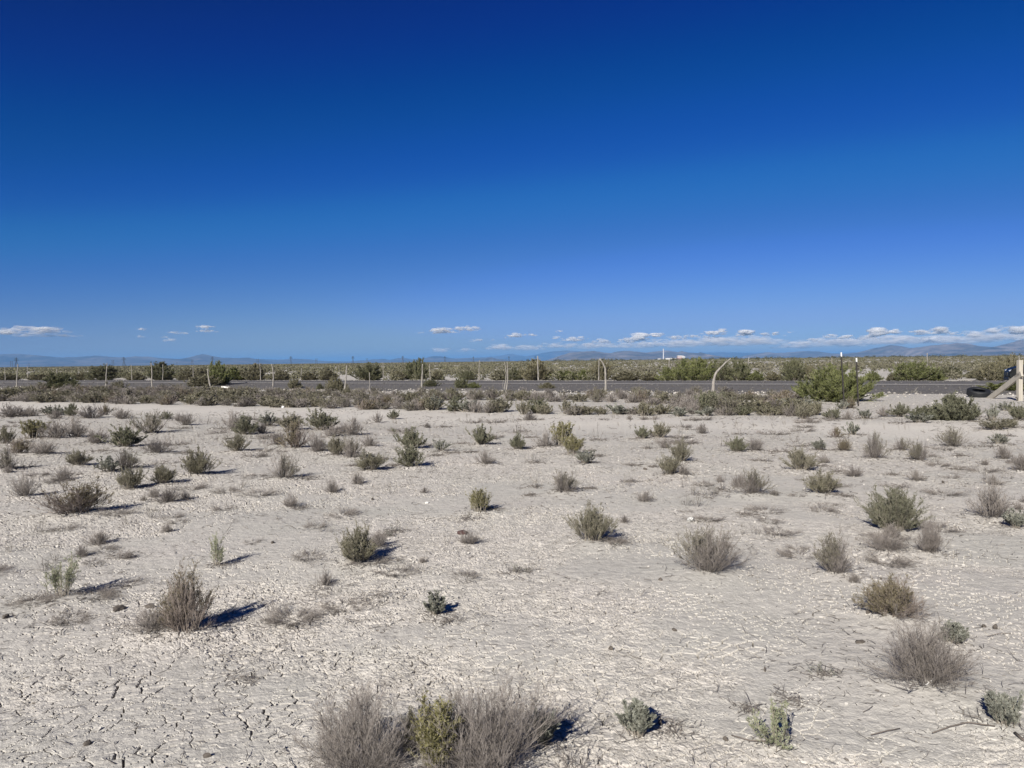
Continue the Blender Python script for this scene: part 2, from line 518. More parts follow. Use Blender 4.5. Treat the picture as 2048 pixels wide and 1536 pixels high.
def mountain(name, D, pts, depth, mat, seed, fade_l=True, fade_r=True):
    """a range whose crest stands at the distance D; it falls towards and away from the viewer in spurs"""
    px = np.array([p[0] for p in pts], float); py = np.array([p[1] for p in pts], float)
    n = int((px[-1] - px[0]) / 3.0) + 2
    xs = np.linspace(px[0], px[-1], n); ys = np.interp(xs, px, py) - 1.3
    ys = ys + (fbm(xs / 9.0, xs * 0 + seed, seed, 4) - 0.5) * 1.6
    crest = [far_at(a, b, D) for a, b in zip(xs, ys)]
    CX = np.array([c.x for c in crest]); CZ = np.array([max(c.z, 4) for c in crest])
    edge = np.ones(n)
    if fade_l: edge *= sstep(0, 0.06, np.linspace(0, 1, n))
    if fade_r: edge *= sstep(0, 0.06, np.linspace(1, 0, n))
    CZ = CZ * edge
    rows = np.concatenate([np.linspace(-1, 0, 30), np.linspace(0, 1, 12)[1:]])
    V = []
    for r in rows:
        X = CX * (1 + r * depth / D * 0.25)
        Y = np.full(n, D + r * depth) + (fbm(CX / (depth * 0.5), CX * 0, seed + 9) - 0.5) * depth * 0.5
        fall = (1 - abs(r)) ** 1.25
        sp = np.abs(fbm(CX / (depth * 0.16) + r * 1.1, r * 2.2 + CX * 0 + seed, seed + 3, 4) - 0.5) * 2
        k = min(1.0, abs(r) * 3.0)
        Z = CZ * fall * (1 - k * 0.75 * sp)
        lim = CZ * (1 - 0.25 * abs(r)) * 0.98 + (abs(r) < 0.02) * 9e9
        V.append(np.stack([X, Y, np.minimum(Z, lim) - (3.0 if abs(r) == 1 else 0)], -1))
    V = np.stack(V, 0); m = V.shape[0]
    i = np.arange(m - 1)[:, None] * n; j = np.arange(n - 1)[None, :]
    q = np.stack([i + j, i + j + 1, i + n + j + 1, i + n + j], -1).reshape(-1, 4)
    me = npmesh(name, V.reshape(-1, 3), quads=q, mats=[mat], smooth=False)
    return tag(link(bpy.data.objects.new(name, me)), kind="structure")

def build_mountains():
    mat = mountain_material(); dark = mountain_material('dark_mountain_rock', 0.42)
    left = [(-420, 722), (-300, 716), (-150, 712), (-60, 711), (0, 709.6), (30, 709), (60, 711), (95, 715), (110, 716), (140, 715), (165, 714.5), (195, 712.5),
            (210, 714), (245, 715.5), (260, 716), (280, 714), (300, 714.5), (330, 718), (355, 719), (375, 716), (395, 711.5), (403, 709.8), (412, 710.5),
            (425, 713), (445, 716.5), (470, 717), (500, 717), (512, 718.5), (530, 720), (545, 722), (570, 725)]
    mountain("mountain_range", 24000, left, 5000, dark, 5)
    mid = [(470, 722), (520, 719.5), (560, 721), (600, 718.5), (625, 720), (650, 723.5), (680, 724.5), (700, 724), (720, 722), (735, 721), (750, 719.5), (765, 718.5),
           (775, 721), (795, 717.5), (805, 717), (820, 719), (830, 720), (845, 718.5), (870, 713.5), (885, 714.5), (905, 718), (920, 718.5), (945, 717), (960, 716.5),
           (980, 716), (1000, 719), (1040, 722)]
    mountain("mountain_range", 30000, mid, 5000, dark, 6)
    mountain("mountain_range", 21000, [(950, 723), (965, 719.5), (978, 717), (985, 716.5), (995, 719), (1015, 722)], 1500, mat, 16)
    far = [(930, 722), (960, 717), (990, 714), (1010, 711), (1022, 709), (1035, 711.5), (1050, 714), (1070, 711), (1085, 707), (1100, 705), (1130, 702.5), (1150, 703.5),
           (1180, 706), (1230, 708), (1300, 708), (1370, 708), (1420, 706), (1450, 705.5), (1480, 706), (1520, 706.5), (1560, 709), (1600, 711), (1640, 709), (1700, 706), (1760, 712)]
    mountain("mountain_range", 46000, far, 6000, dark, 7)
    mid2 = [(1085, 722), (1105, 718), (1120, 712), (1135, 707.5), (1150, 705.5), (1170, 704.5), (1185, 704), (1200, 706), (1215, 708), (1230, 704.5), (1245, 703),
            (1260, 703.5), (1290, 706), (1300, 706), (1320, 703), (1335, 701.5), (1350, 704.5), (1358, 705.5), (1365, 703), (1380, 706), (1395, 707.5), (1402, 706),
            (1415, 710), (1430, 713.5), (1450, 718)]
    mountain("mountain_range", 20000, mid2, 4000, mat, 8)
    r1 = [(1480, 716), (1500, 711), (1530, 705.5), (1560, 707), (1580, 706), (1600, 704), (1620, 703), (1640, 704.5), (1660, 708), (1680, 711), (1700, 714)]
    mountain("mountain_range", 27000, r1, 4000, mat, 9)
    r2 = [(1640, 714), (1670, 710), (1690, 708), (1715, 705), (1735, 698), (1745, 696), (1762, 692), (1775, 694), (1790, 697), (1810, 700), (1825, 700.5), (1850, 703), (1890, 710)]
    mountain("mountain_range", 21500, r2, 4000, mat, 10)
    r3 = [(1780, 709), (1800, 703), (1820, 700), (1840, 696), (1865, 692), (1890, 689.5), (1905, 688), (1925, 689), (1940, 692), (1960, 696), (1975, 696.5), (2000, 693),
          (2020, 690), (2030, 686), (2048, 681), (2090, 681), (2180, 686), (2280, 694), (2400, 705)]
    mountain("mountain_range", 18500, r3, 4500, mat, 14, fade_l=True)

# ------------------------------------------------------------------ clouds, far outside the haze
def cloud_material(name, cover):
    m, nt, bs = new_mat(name)
    v = objcoord(nt)
    n = noise(nt, v, 0.0009, 5, 0.65)
    a = ramp(nt, n, [(0.30, cover * 0.25), (0.60, cover)])
    bs.inputs['Base Color'].default_value = (0.97, 0.97, 0.96, 1)
    bs.inputs['Roughness'].default_value = 1.0
    bs.inputs['Specular IOR Level'].default_value = 0.0
    tr = nt.nodes.new("ShaderNodeBsdfTranslucent"); tr.inputs[0].default_value = (0.97, 0.97, 0.97, 1)
    t = nt.nodes.new("ShaderNodeBsdfTransparent")
    mx = nt.nodes.new("ShaderNodeMixShader"); mx.inputs[0].default_value = 0.5
    nt.links.new(bs.outputs[0], mx.inputs[1]); nt.links.new(tr.outputs[0], mx.inputs[2])
    m2 = nt.nodes.new("ShaderNodeMixShader")
    nt.links.new(a, m2.inputs[0]); nt.links.new(t.outputs[0], m2.inputs[1]); nt.links.new(mx.outputs[0], m2.inputs[2])
    nt.links.new(m2.outputs[0], nt.nodes.get("Material Output").inputs['Surface'])
    return m

def ico(sub):
    import bmesh
    bm = bmesh.new(); bmesh.ops.create_icosphere(bm, subdivisions=sub, radius=1.0)
    v = np.array([p.co[:] for p in bm.verts]); f = np.array([[q.index for q in p.verts] for p in bm.faces])
    bm.free()
    return v, f
ICO2 = ico(2)

def cloud(name, D, puffs, mat, seed, label=None, kind=None, group=None):
    """puffs: (px, py, half width px, half height px, count) - heaps of small billows with a flat base"""
    r_ = np.random.default_rng(seed)
    iv, jf = ICO2
    V, T, n = [], [], 0
    for (px, py, hw, hh, cnt) in puffs:
        c = far_at(px, py, D); m = D / F
        for k in range(cnt):
            a = r_.normal(0, 0.42); a = max(-1, min(1, a))
            top = (1 - a * a) ** 0.5
            b = -0.75 + r_.random() * (0.75 + top) * 0.9
            size = hh * m * (0.22 + 0.30 * r_.random()) * (1.35 if 'veil' in mat.name else 1.05) * (0.55 + 0.6 * top)
            ctr = np.array([c.x + a * hw * m, D + r_.normal(0, 0.4) * hw * m, c.z + b * hh * m])
            w = iv * (1 + 0.30 * (r_.random((len(iv), 1)) - 0.5))
            V.append(w * size * np.array([2.5, 2.5, 0.62]) + ctr); T.append(jf + n); n += len(iv)
    ctr = np.vstack(V).mean(0)
    me = npmesh(name, np.vstack(V) - ctr, tris=np.vstack(T), mats=[mat], smooth=True)
    o = link(bpy.data.objects.new(name, me)); o.location = ctr
    if kind: tag(o, kind=kind)
    else: tag(o, label, "cloud", group)
    return o

def build_clouds():
    thick = cloud_material("cloud_white", 0.30); thin = cloud_material("cloud_veil", 0.17)
    L = "small white cloud "
    C = lambda seed, lab, puffs, mat=thick, D=88000: cloud("cloud", D, puffs, mat, seed, lab, None, "clouds low over the horizon")
    C(1, "flat bright white cloud with a puffy left end, alone left of the centre",
      [(885, 661, 30, 6, 46), (930, 657, 34, 4.5, 46), (905, 664.5, 40, 1.6, 26)])
    C(2, "thin wisp of cloud just left of the flat bright cloud", [(840, 665.5, 12, 1.6, 12)], thin)
    C(3, "wide pale cloud bank at the left edge of the sky", [(10, 664, 30, 6, 40), (55, 657, 50, 5, 50), (95, 660, 36, 6, 46), (110, 670, 38, 4, 26), (70, 668, 60, 5, 30)], thin)
    C(4, "puffy white streak on top of the left cloud bank", [(88, 657, 14, 3, 22), (8, 666, 22, 3.5, 26), (112, 659, 10, 2.5, 14)])
    C(5, "tiny white cloud above the leftmost mountains, right of the cloud bank", [(284, 658.5, 11, 2.4, 20)])
    C(6, "tiny faint cloud under the tiny white one on the left", [(281, 673, 9, 2, 12)], thin)
    C(7, "small ragged white cloud pair left of the centre, over the highest left peak", [(410, 654, 20, 3.6, 34), (413, 662, 20, 3, 28)])
    C(8, "faint shreds of cloud left of the ragged white pair", [(352, 666, 16, 3, 14), (340, 680, 14, 3, 14), (330, 674, 12, 2, 8), (372, 667, 10, 2.5, 8)], thin)
    C(9, "short white cloud trailing right of the centre, nearest the crooked pole pair", [(1028, 670, 14, 5, 30), (1060, 670, 24, 2.6, 26), (1015, 675, 24, 1.5, 10)])
    C(10, "thin slanting white streak below and right of the flat bright cloud", [(958, 680, 18, 2.4, 22), (945, 683, 10, 1.6, 8), (985, 680, 8, 1.2, 6)], thin)
    C(11, "tiny lone white cloud high above the bent post", [(1119, 662.5, 8, 2.2, 14)])
    C(12, "white cloud heap over the dome-shaped mountain", [(1150, 678, 28, 5, 44), (1112, 675, 9, 3, 14), (1205, 682, 20, 5, 26)])
    C(13, "long heaped white cloud left of the tall chimney", [(1280, 673, 16, 8, 46), (1262, 680, 28, 5, 50), (1312, 670, 20, 4.5, 36)])
    C(14, "long white cloud just right of the tall chimney", [(1350, 675, 20, 4, 34), (1385, 673, 26, 3.5, 30), (1428, 666, 26, 5, 44), (1445, 661, 10, 4, 20), (1420, 674, 34, 3, 26)])
    C(15, "compact bright cloud heap over the leaning bent post", [(1493, 665, 16, 6, 46), (1480, 670, 12, 3, 20)])
    C(16, "two small low clouds right of the bright heap", [(1527, 669, 10, 3.6, 20), (1550, 667.5, 12, 3.6, 22), (1580, 664, 10, 1.6, 10)])
    C(17, "broken white cloud row over the mountain saddle on the right", [(1660, 672, 14, 4, 26), (1690, 674, 20, 4.5, 36), (1628, 680, 24, 4, 24)])
    C(18, "tall pinkish white cloud over the right mountains", [(1755, 664, 14, 9, 44), (1785, 663, 20, 5, 36), (1735, 674, 20, 5, 30)])
    C(19, "white cloud with a high tip above the right peak", [(1840, 665, 30, 5, 44), (1880, 661, 14, 8, 40), (1905, 667, 24, 4, 26), (1862, 680, 22, 6, 30)])
    C(20, "faint cloud puffs between the right peak and the frame edge", [(1948, 668, 14, 7, 30), (1985, 662, 16, 6, 26), (2010, 654, 24, 3, 20)], thin)
    C(21, "white cloud at the right edge above the square fence post", [(2040, 660, 26, 8, 56), (2060, 655, 16, 6, 24)])
    veil = [(1000, 694, 26, 6, 40), (1050, 696, 60, 5, 50), (1120, 690, 50, 5, 40), (1190, 692, 60, 6, 60), (1270, 690, 70, 6, 70), (1350, 688, 80, 7, 80), (1440, 684, 80, 8, 90),
            (1520, 684, 70, 7, 80), (1600, 690, 60, 7, 60), (1680, 686, 70, 8, 80), (1780, 680, 80, 9, 90), (1880, 680, 70, 9, 80), (1960, 676, 70, 9, 70), (2050, 672, 60, 9, 60),
            (880, 700, 20, 5, 20), (930, 700, 26, 4, 16), (1480, 676, 90, 4, 60), (1330, 681, 70, 3, 40), (1660, 680, 80, 5, 50)]
    cloud("cloud_bank", 96000, veil, thin, 77, kind="stuff")

# ------------------------------------------------------------------ haze (the volume between here and the mountains)
def build_haze():
    m = bpy.data.materials.new("haze_air"); m.use_nodes = True
    nt = m.node_tree; nt.nodes.clear()
    pv = nt.nodes.new('ShaderNodeVolumePrincipled')
    pv.inputs['Density'].default_value = 3.0e-5
    pv.inputs['Color'].default_value = (0.20, 0.51, 1.0, 1)
    o = nt.nodes.new('ShaderNodeOutputMaterial'); nt.links.new(pv.outputs[0], o.inputs['Volume'])
    x0, x1, z0, z1 = -61000, 61000, -6.0, 405.0
    v = [(x, y, z) for z in (z0, z1) for y in (x0, x1) for x in (x0, x1)]
    q = [(0, 2, 3, 1), (4, 5, 7, 6), (0, 1, 5, 4), (2, 6, 7, 3), (0, 4, 6, 2), (1, 3, 7, 5)]
    h = link(bpy.data.objects.new("haze", npmesh("haze", v, quads=q, mats=[m])))
    tag(h, kind="stuff")
# ------------------------------------------------------------------ plant builder
class Geo:
    def __init__(s): s.V, s.Q, s.A, s.n = [], [], [], 0
    def tubes(s, P0, P1, r0, r1, var):
        """three-sided tubes between the rows of P0 and P1"""
        if len(P0) == 0: return
        d = P1 - P0; L = np.linalg.norm(d, axis=1, keepdims=True); d = d / np.maximum(L, 1e-9)
        ref = np.where(np.abs(d[:, 2:3]) < 0.9, [[0, 0, 1.0]], [[1.0, 0, 0]])
        u = np.cross(d, ref); u /= np.maximum(np.linalg.norm(u, axis=1, keepdims=True), 1e-9)
        w = np.cross(d, u)
        ring = []
        for P, r in ((P0, r0), (P1, r1)):
            for k in range(3):
                a = 2 * math.pi * k / 3
                ring.append(P + (u * math.cos(a) + w * math.sin(a)) * r[:, None])
        V = np.stack(ring, 1).reshape(-1, 3)
        b = (np.arange(len(P0)) * 6 + s.n)[:, None, None]
        q = np.array([[0, 1, 4, 3], [1, 2, 5, 4], [2, 0, 3, 5]])[None]
        s.V.append(V); s.Q.append((b + q).reshape(-1, 4)); s.A.append(np.repeat(var, 6)); s.n += len(V)
    def leaves(s, P, D, L, Wd, var, rg):
        if len(P) == 0: return
        D = D / np.maximum(np.linalg.norm(D, axis=1, keepdims=True), 1e-9)
        t = np.cross(D, rg.normal(size=P.shape)); t /= np.maximum(np.linalg.norm(t, axis=1, keepdims=True), 1e-9)
        L = L[:, None]; Wd = Wd[:, None]
        V = np.stack([P, P + D * L * 0.5 + t * Wd * 0.5, P + D * L, P + D * L * 0.5 - t * Wd * 0.5], 1).reshape(-1, 3)
        b = (np.arange(len(P)) * 4 + s.n)[:, None]
        s.V.append(V); s.Q.append(b + np.arange(4)[None]); s.A.append(np.repeat(var, 4)); s.n += len(V)
    def mesh(s, name, mat):
        if not s.V: return None
        return npmesh(name, np.vstack(s.V), quads=np.vstack(s.Q), mats=[mat], attrs={"var": np.concatenate(s.A)})

def norm(a): return a / np.maximum(np.linalg.norm(a, axis=1, keepdims=True), 1e-9)

# per kind: stems, tilt range, curve up, branches, twigs, leaves per twig point, leaf length and width, where the leaves start
KINDS = {
    #        stems tilt(lo,hi) up   br  tw  leaf  llen   lwid    lstart thick  jitter
    'dry':   (84, 0.03, 1.32, .12, 10, 4, 0,    0.010, 0.0020, 0.5, 1.0, 0.26),
    'mix':   (84, 0.02, 1.28, .12, 8, 3, 1.3,  0.014, 0.0026, 0.35, 1.0, 0.12),
    'olive': (78, 0.02, 1.12, .12, 8, 3, 2.4,  0.015, 0.0030, 0.22, 1.0, 0.10),
    'green': (78, 0.02, 1.30, .12, 9, 3, 3.4,  0.015, 0.0034, 0.15, 1.0, 0.14),
    'grey':  (32, 0.02, 1.00, .10, 7, 2, 5.0,  0.017, 0.0050, 0.10, 1.5, 0.14),
    'pale':  (18, 0.03, 0.85, .30, 8, 3, 2.0,  0.014, 0.0032, 0.25, 1.1, 0.14),
    'yel':   (56, 0.02, 0.65, .20, 9, 3, 3.0,  0.013, 0.0030, 0.10, 1.0, 0.10),
    'brown': (84, 0.02, 1.32, .12, 9, 4, 1.8,  0.010, 0.0030, 0.15, 1.1, 0.20),
    'bare':  (7,  0.05, 1.05, .30, 5, 2, 0,    0.010, 0.0020, 0.5, 0.9, 0.16),
    'prost': (46, 1.10, 1.52, .10, 8, 4, 0,    0.010, 0.0020, 0.5, 0.9, 0.22),
    'tuft':  (10, 0.05, 1.20, .35, 4, 2, 0.8,  0.012, 0.0028, 0.20, 1.0, 0.14),
    'dense': (90, 0.02, 1.35, .25, 10, 3, 4.0, 0.034, 0.0110, 0.10, 1.6, 0.16),
}

def build_plant(kind, w, h, seed, detail=1.0, thick=1.0, leafs=1.0):
    """returns (stems, leaves) as Geo; w and h in metres; detail scales the number of twigs, thick their width"""
    rg = np.random.default_rng(seed)
    ns, t0, t1, up, nb, nt_, lf, ll, lw, ls, th, jit = KINDS[kind]
    ns = max(4, int(ns * detail ** 0.6)); nb = max(3, int(round(nb * detail ** 0.3))); 
    size = (w * 0.5 + h) * 0.5
    G, Lg = Geo(), Geo()
    K = 6
    az = rg.uniform(0, 2 * math.pi, ns)
    tilt = t0 + (t1 - t0) * rg.random(ns) ** 0.9
    rad = rg.uniform(0.55, 1.04, ns)
    rad = np.where(rg.random(ns) < 0.12, rad * 1.14, rad)
    tip = np.stack([np.cos(az) * np.sin(tilt) * w * 0.5, np.sin(az) * np.sin(tilt) * w * 0.5, np.cos(tilt) * h], 1) * rad[:, None]
    tip[:, 2] = np.maximum(tip[:, 2], 0.04 * h)
    lump = 1 + 0.20 * np.sin(az * 2 + rg.uniform(0, 6)) * np.sin(tilt) + 0.12 * np.sin(az * 3 + rg.uniform(0, 6))
    tip *= lump[:, None]
    base = np.stack([np.cos(az), np.sin(az), 0 * az], 1) * (0.16 * w * rg.random(ns) ** 1.3)[:, None]
    t = np.linspace(0, 1, K)[None, :, None]
    P = base[:, None] + (tip - base)[:, None] * t
    # stems leave the crown low and bend upwards
    bend = up * 4 * t[..., 0] * (1 - t[..., 0]) * np.sin(tilt)[:, None]
    P[..., 2] -= bend * 0.35 * h
    P[..., :2] += ((tip - base)[:, None, :2]) * (bend * 0.16)[..., None]
    P[:, 1:] += np.cumsum(rg.normal(0, 1, (ns, K - 1, 3)), 1) * jit * 0.10 * size
    P[..., 2] = np.maximum(P[..., 2], 0.004)
    P[:, 0, 2] = -0.02
    svar = rg.random(ns)
    R0 = 0.0021 * th * thick * (0.7 + 0.6 * rg.random(ns)) * (0.6 + size * 1.4)
    taper = np.linspace(1.0, 0.35, K)
    for k in range(K - 1):
        G.tubes(P[:, k], P[:, k + 1], R0 * taper[k], R0 * taper[k + 1], np.clip(svar * 0.6 + 0.08 * k, 0, 1))
    # branches
    sid = np.repeat(np.arange(ns), nb); M = len(sid)
    tt = 0.18 + 0.80 * rg.random(M) ** 0.8
    f = tt * (K - 1); i0 = np.minimum(f.astype(int), K - 2); fr = (f - i0)[:, None]
    B0 = P[sid, i0] * (1 - fr) + P[sid, i0 + 1] * fr
    T = norm(P[sid, i0 + 1] - P[sid, i0])
    Dv = norm(T + norm(rg.normal(size=(M, 3))) * (0.68 if kind in ('dry', 'brown', 'mix', 'prost') else 0.42) + np.array([0, 0, 0.22]))
    Ln = size * (0.16 + 0.26 * rg.random(M)) * (1.15 - 0.65 * tt)
    Bm = B0 + Dv * (Ln * 0.5)[:, None] + rg.normal(0, 1, (M, 3)) * (Ln * 0.06)[:, None]
    D2 = norm(Dv + np.array([0, 0, 0.25]) + rg.normal(0, 1, (M, 3)) * 0.22)
    B1 = Bm + D2 * (Ln * 0.5)[:, None]
    for a in (B0, Bm, B1): a[:, 2] = np.maximum(a[:, 2], 0.004)
    rb = R0[sid] * 0.42
    vb = np.clip(svar[sid] * 0.5 + 0.35 * tt + 0.1, 0, 1)
    G.tubes(B0, Bm, rb, rb * 0.8, vb); G.tubes(Bm, B1, rb * 0.8, rb * 0.5, vb)
    # twigs
    n2 = max(1, int(round(nt_ * detail ** 0.3)))
    bid = np.repeat(np.arange(M), n2); M2 = len(bid)
    u = rg.random(M2)[:, None]
    C0 = np.where(u < 0.5, B0[bid] + (Bm - B0)[bid] * u * 2, Bm[bid] + (B1 - Bm)[bid] * (u - 0.5) * 2)
    Dc = norm(D2[bid] + norm(rg.normal(size=(M2, 3))) * 0.55 + np.array([0, 0, 0.2]))
    Lc = Ln[bid] * (0.25 + 0.35 * rg.random(M2))
    C1 = C0 + Dc * Lc[:, None]; C1[:, 2] = np.maximum(C1[:, 2], 0.004)
    rc = rb[bid] * 0.5
    G.tubes(C0, C1, rc, rc * 0.6, np.clip(vb[bid] + 0.2, 0, 1))
    # leaves along stems' upper part, branches and twigs
    if lf:
        nl = lf * leafs
        def along(A0, A1, cnt, v, tpos):
            reps = int(cnt) + (rg.random(len(A0)) < (cnt - int(cnt)))
            ids = np.repeat(np.arange(len(A0)), reps)
            if len(ids) == 0: return
            ids = ids[(tpos[ids] > ls) | (rg.random(len(ids)) < 0.15)]
            uu = rg.random(len(ids))[:, None]
            p = A0[ids] + (A1 - A0)[ids] * uu
            d = norm(A1 - A0)[ids] + norm(rg.normal(size=(len(ids), 3))) * 0.50
            Lg.leaves(p, d, ll * (0.6 + 0.8 * rg.random(len(ids))) * (0.7 + size) * thick ** 0.6, lw * (0.7 + 0.6 * rg.random(len(ids))) * thick, np.clip(v[ids] + rg.normal(0, 0.18, len(ids)), 0, 1), rg)
        if kind in ('mix', 'brown'):       # leaves only on one side or the middle; the rest is dry twigs
            a0 = rg.uniform(0, 6.28); keep = (np.cos(az - a0) + 0.9 * np.cos(tilt * 1.3)) > 0.30
        else: keep = np.ones(ns, bool)
        kb = keep[sid]; kc = keep[sid][bid]
        along(B0[kb], Bm[kb], nl * 1.2, svar[sid][kb], tt[kb]); along(Bm[kb], B1[kb], nl * 1.4, svar[sid][kb], tt[kb])
        along(C0[kc], C1[kc], nl * 1.6, svar[sid][bid][kc], tt[bid][kc])
        for k in range(2, K - 1):
            along(P[keep][:, k], P[keep][:, k + 1], nl * 3, svar[keep], np.full(keep.sum(), (k + 0.5) / K))
    # bring the plant to the size asked for
    rad_ = np.percentile(np.hypot(C1[:, 0], C1[:, 1]), 93 if kind != 'prost' else 90); top_ = np.percentile(C1[:, 2], 97.5)
    fx = (w * 0.5) / max(rad_, 1e-4); fz = h / max(top_, 1e-4) if kind != 'prost' else 1.0
    fx = min(max(fx, 0.6), 1.9); fz = min(max(fz, 0.6), 1.9)
    for g_ in (G, Lg):
        g_.V = [v_ * np.array([fx, fx, fz]) for v_ in g_.V]
    return G, Lg

M_STEM = {}
M_LEAF = {}
def plant_materials():
    g = plant_mat("dry_twigs", (0.095, 0.084, 0.074), (0.225, 0.200, 0.180), (0.170, 0.150, 0.135))
    g2 = plant_mat("green_plant_stems", (0.170, 0.150, 0.120), (0.270, 0.245, 0.195), (0.200, 0.175, 0.145))
    rd = plant_mat("reddish_twigs", (0.125, 0.102, 0.085), (0.215, 0.178, 0.152), (0.170, 0.140, 0.120))
    for k in KINDS: M_STEM[k] = g2
    for k in ('dry', 'bare', 'prost', 'tuft'): M_STEM[k] = g
    M_STEM['brown'] = rd; M_STEM['mix'] = g
    M_LEAF['mix'] = plant_mat("olive_leaves", (0.105, 0.098, 0.060), (0.200, 0.188, 0.125), (0.155, 0.145, 0.105), trans=0.15)
    M_LEAF['olive'] = plant_mat("olive_needles", (0.110, 0.104, 0.062), (0.215, 0.203, 0.132), (0.160, 0.150, 0.110), trans=0.15)
    M_LEAF['green'] = plant_mat("green_needles", (0.090, 0.094, 0.054), (0.175, 0.178, 0.112), (0.140, 0.138, 0.100), trans=0.15)
    M_LEAF['grey'] = plant_mat("grey_green_leaves", (0.135, 0.140, 0.112), (0.260, 0.264, 0.220), (0.185, 0.187, 0.158), trans=0.1)
    M_LEAF['pale'] = plant_mat("pale_green_leaves", (0.190, 0.205, 0.120), (0.320, 0.340, 0.215), (0.240, 0.260, 0.170), trans=0.15)
    M_LEAF['yel'] = plant_mat("yellow_green_leaves", (0.125, 0.116, 0.045), (0.270, 0.250, 0.105), (0.205, 0.192, 0.095), trans=0.2)
    M_LEAF['brown'] = plant_mat("brown_leaves", (0.115, 0.098, 0.048), (0.205, 0.175, 0.098), (0.155, 0.135, 0.080), trans=0.1)
    M_LEAF['tuft'] = M_LEAF['grey']
    M_LEAF['dense'] = plant_mat("greasewood_leaves", (0.090, 0.104, 0.030), (0.225, 0.240, 0.085), (0.125, 0.140, 0.055), trans=0.2)
    M_LEAF['dense2'] = plant_mat("dark_green_leaves", (0.068, 0.076, 0.034), (0.165, 0.170, 0.085), (0.130, 0.125, 0.080), trans=0.2)
    M_LEAF['dense3'] = plant_mat("khaki_leaves", (0.115, 0.105, 0.055), (0.215, 0.195, 0.115), (0.150, 0.145, 0.100), trans=0.15)

NAME = {'dry': 'dry_shrub', 'mix': 'shrub', 'olive': 'shrub', 'green': 'shrub', 'grey': 'saltbush', 'pale': 'shrub', 'yel': 'shrub', 'brown': 'shrub',
        'bare': 'bare_twig_plant', 'prost': 'dead_shrub', 'tuft': 'tuft', 'dense': 'greasewood_bush'}

def place(kind, loc, stems, leaves, label, cat, group, scale=(1, 1, 1), rz=0.0, tilt=None):
    nm = NAME[kind]
    if leaves is None:
        o = link(bpy.data.objects.new(nm, stems))
    else:
        o = empty(nm)
        link(bpy.data.objects.new("stems", stems), o)
        link(bpy.data.objects.new("foliage", leaves), o)
    o.location = loc; o.rotation_euler = (0, 0, rz); o.scale = scale
    return tag(o, label, cat, group)

VARS = {}
def variant(kind, i, lod, leafset=None):
    """shared meshes of one nominal size (0.5 m wide, 0.36 m tall), a few of each kind at each level of detail"""
    key = (kind, i, lod, leafset)
    if key not in VARS:
        det, th = {1: (1.0, 1.25), 2: (0.55, 2.1), 3: (0.45, 3.2)}[lod]
        G, Lg = build_plant(kind, 0.5, 0.36, 1000 + 37 * i + 11 * sum(map(ord, kind)) + lod, det, th, {1: 1.0, 2: 0.8, 3: 0.7}[lod])
        VARS[key] = (G.mesh("stems", M_STEM[kind]), Lg.mesh("foliage", M_LEAF.get(leafset or kind, M_LEAF['mix'])))
    return VARS[key]

CAT = {'dry': 'shrub', 'bare': 'plant', 'tuft': 'plant', 'prost': 'shrub'}
SHRUBS = []                               # filled by the tables: (x, y base, width, height in pixels, kind, label, group)

def prepare_shrubs():
    out = []
    for i, (px, py, w, h, kind, label) in enumerate(SHRUB_TABLE):
        p = ground_at(px, py)
        m = p.y / F
        out.append((i, kind, p, w * m, h * m, label))
        if p.y < 22 and kind not in ('bare', 'tuft', 'prost'):
            MOUNDS.append((p.x, p.y, w * m * 0.75, min(0.035, 0.08 * w * m)))
    return out

def build_shrubs(prep):
    for i, kind, p, w, h, label in prep:
        z = float(base_h(np.array([p.x]), np.array([p.y]))[0]) - 0.006
        gr = 'shrubs on the open clay'
        if p.y < 7.5:
            det = 1.7 if w > 0.4 else 1.15 if w > 0.22 else 0.8
            G, Lg = build_plant(kind, w, h, 500 + i, det * (3.0 if w > 0.6 else 1.35), 0.74 if w > 0.35 and kind == 'dry' else 0.78)
            place(kind, (p.x, p.y, z), G.mesh("stems", M_STEM[kind]), Lg.mesh("foliage", M_LEAF.get(kind, M_LEAF['mix'])), label, CAT.get(kind, 'shrub'), gr)
        else:
            lod = 1 if p.y < 14 else 2
            s, l = variant(kind, i % 7, lod)
            place(kind, (p.x, p.y, z), s, l, label, CAT.get(kind, 'shrub'), gr, (1.14 * w / 0.5, 1.14 * w / 0.5, 1.06 * h / 0.36), (i * 2.4) % 6.28)

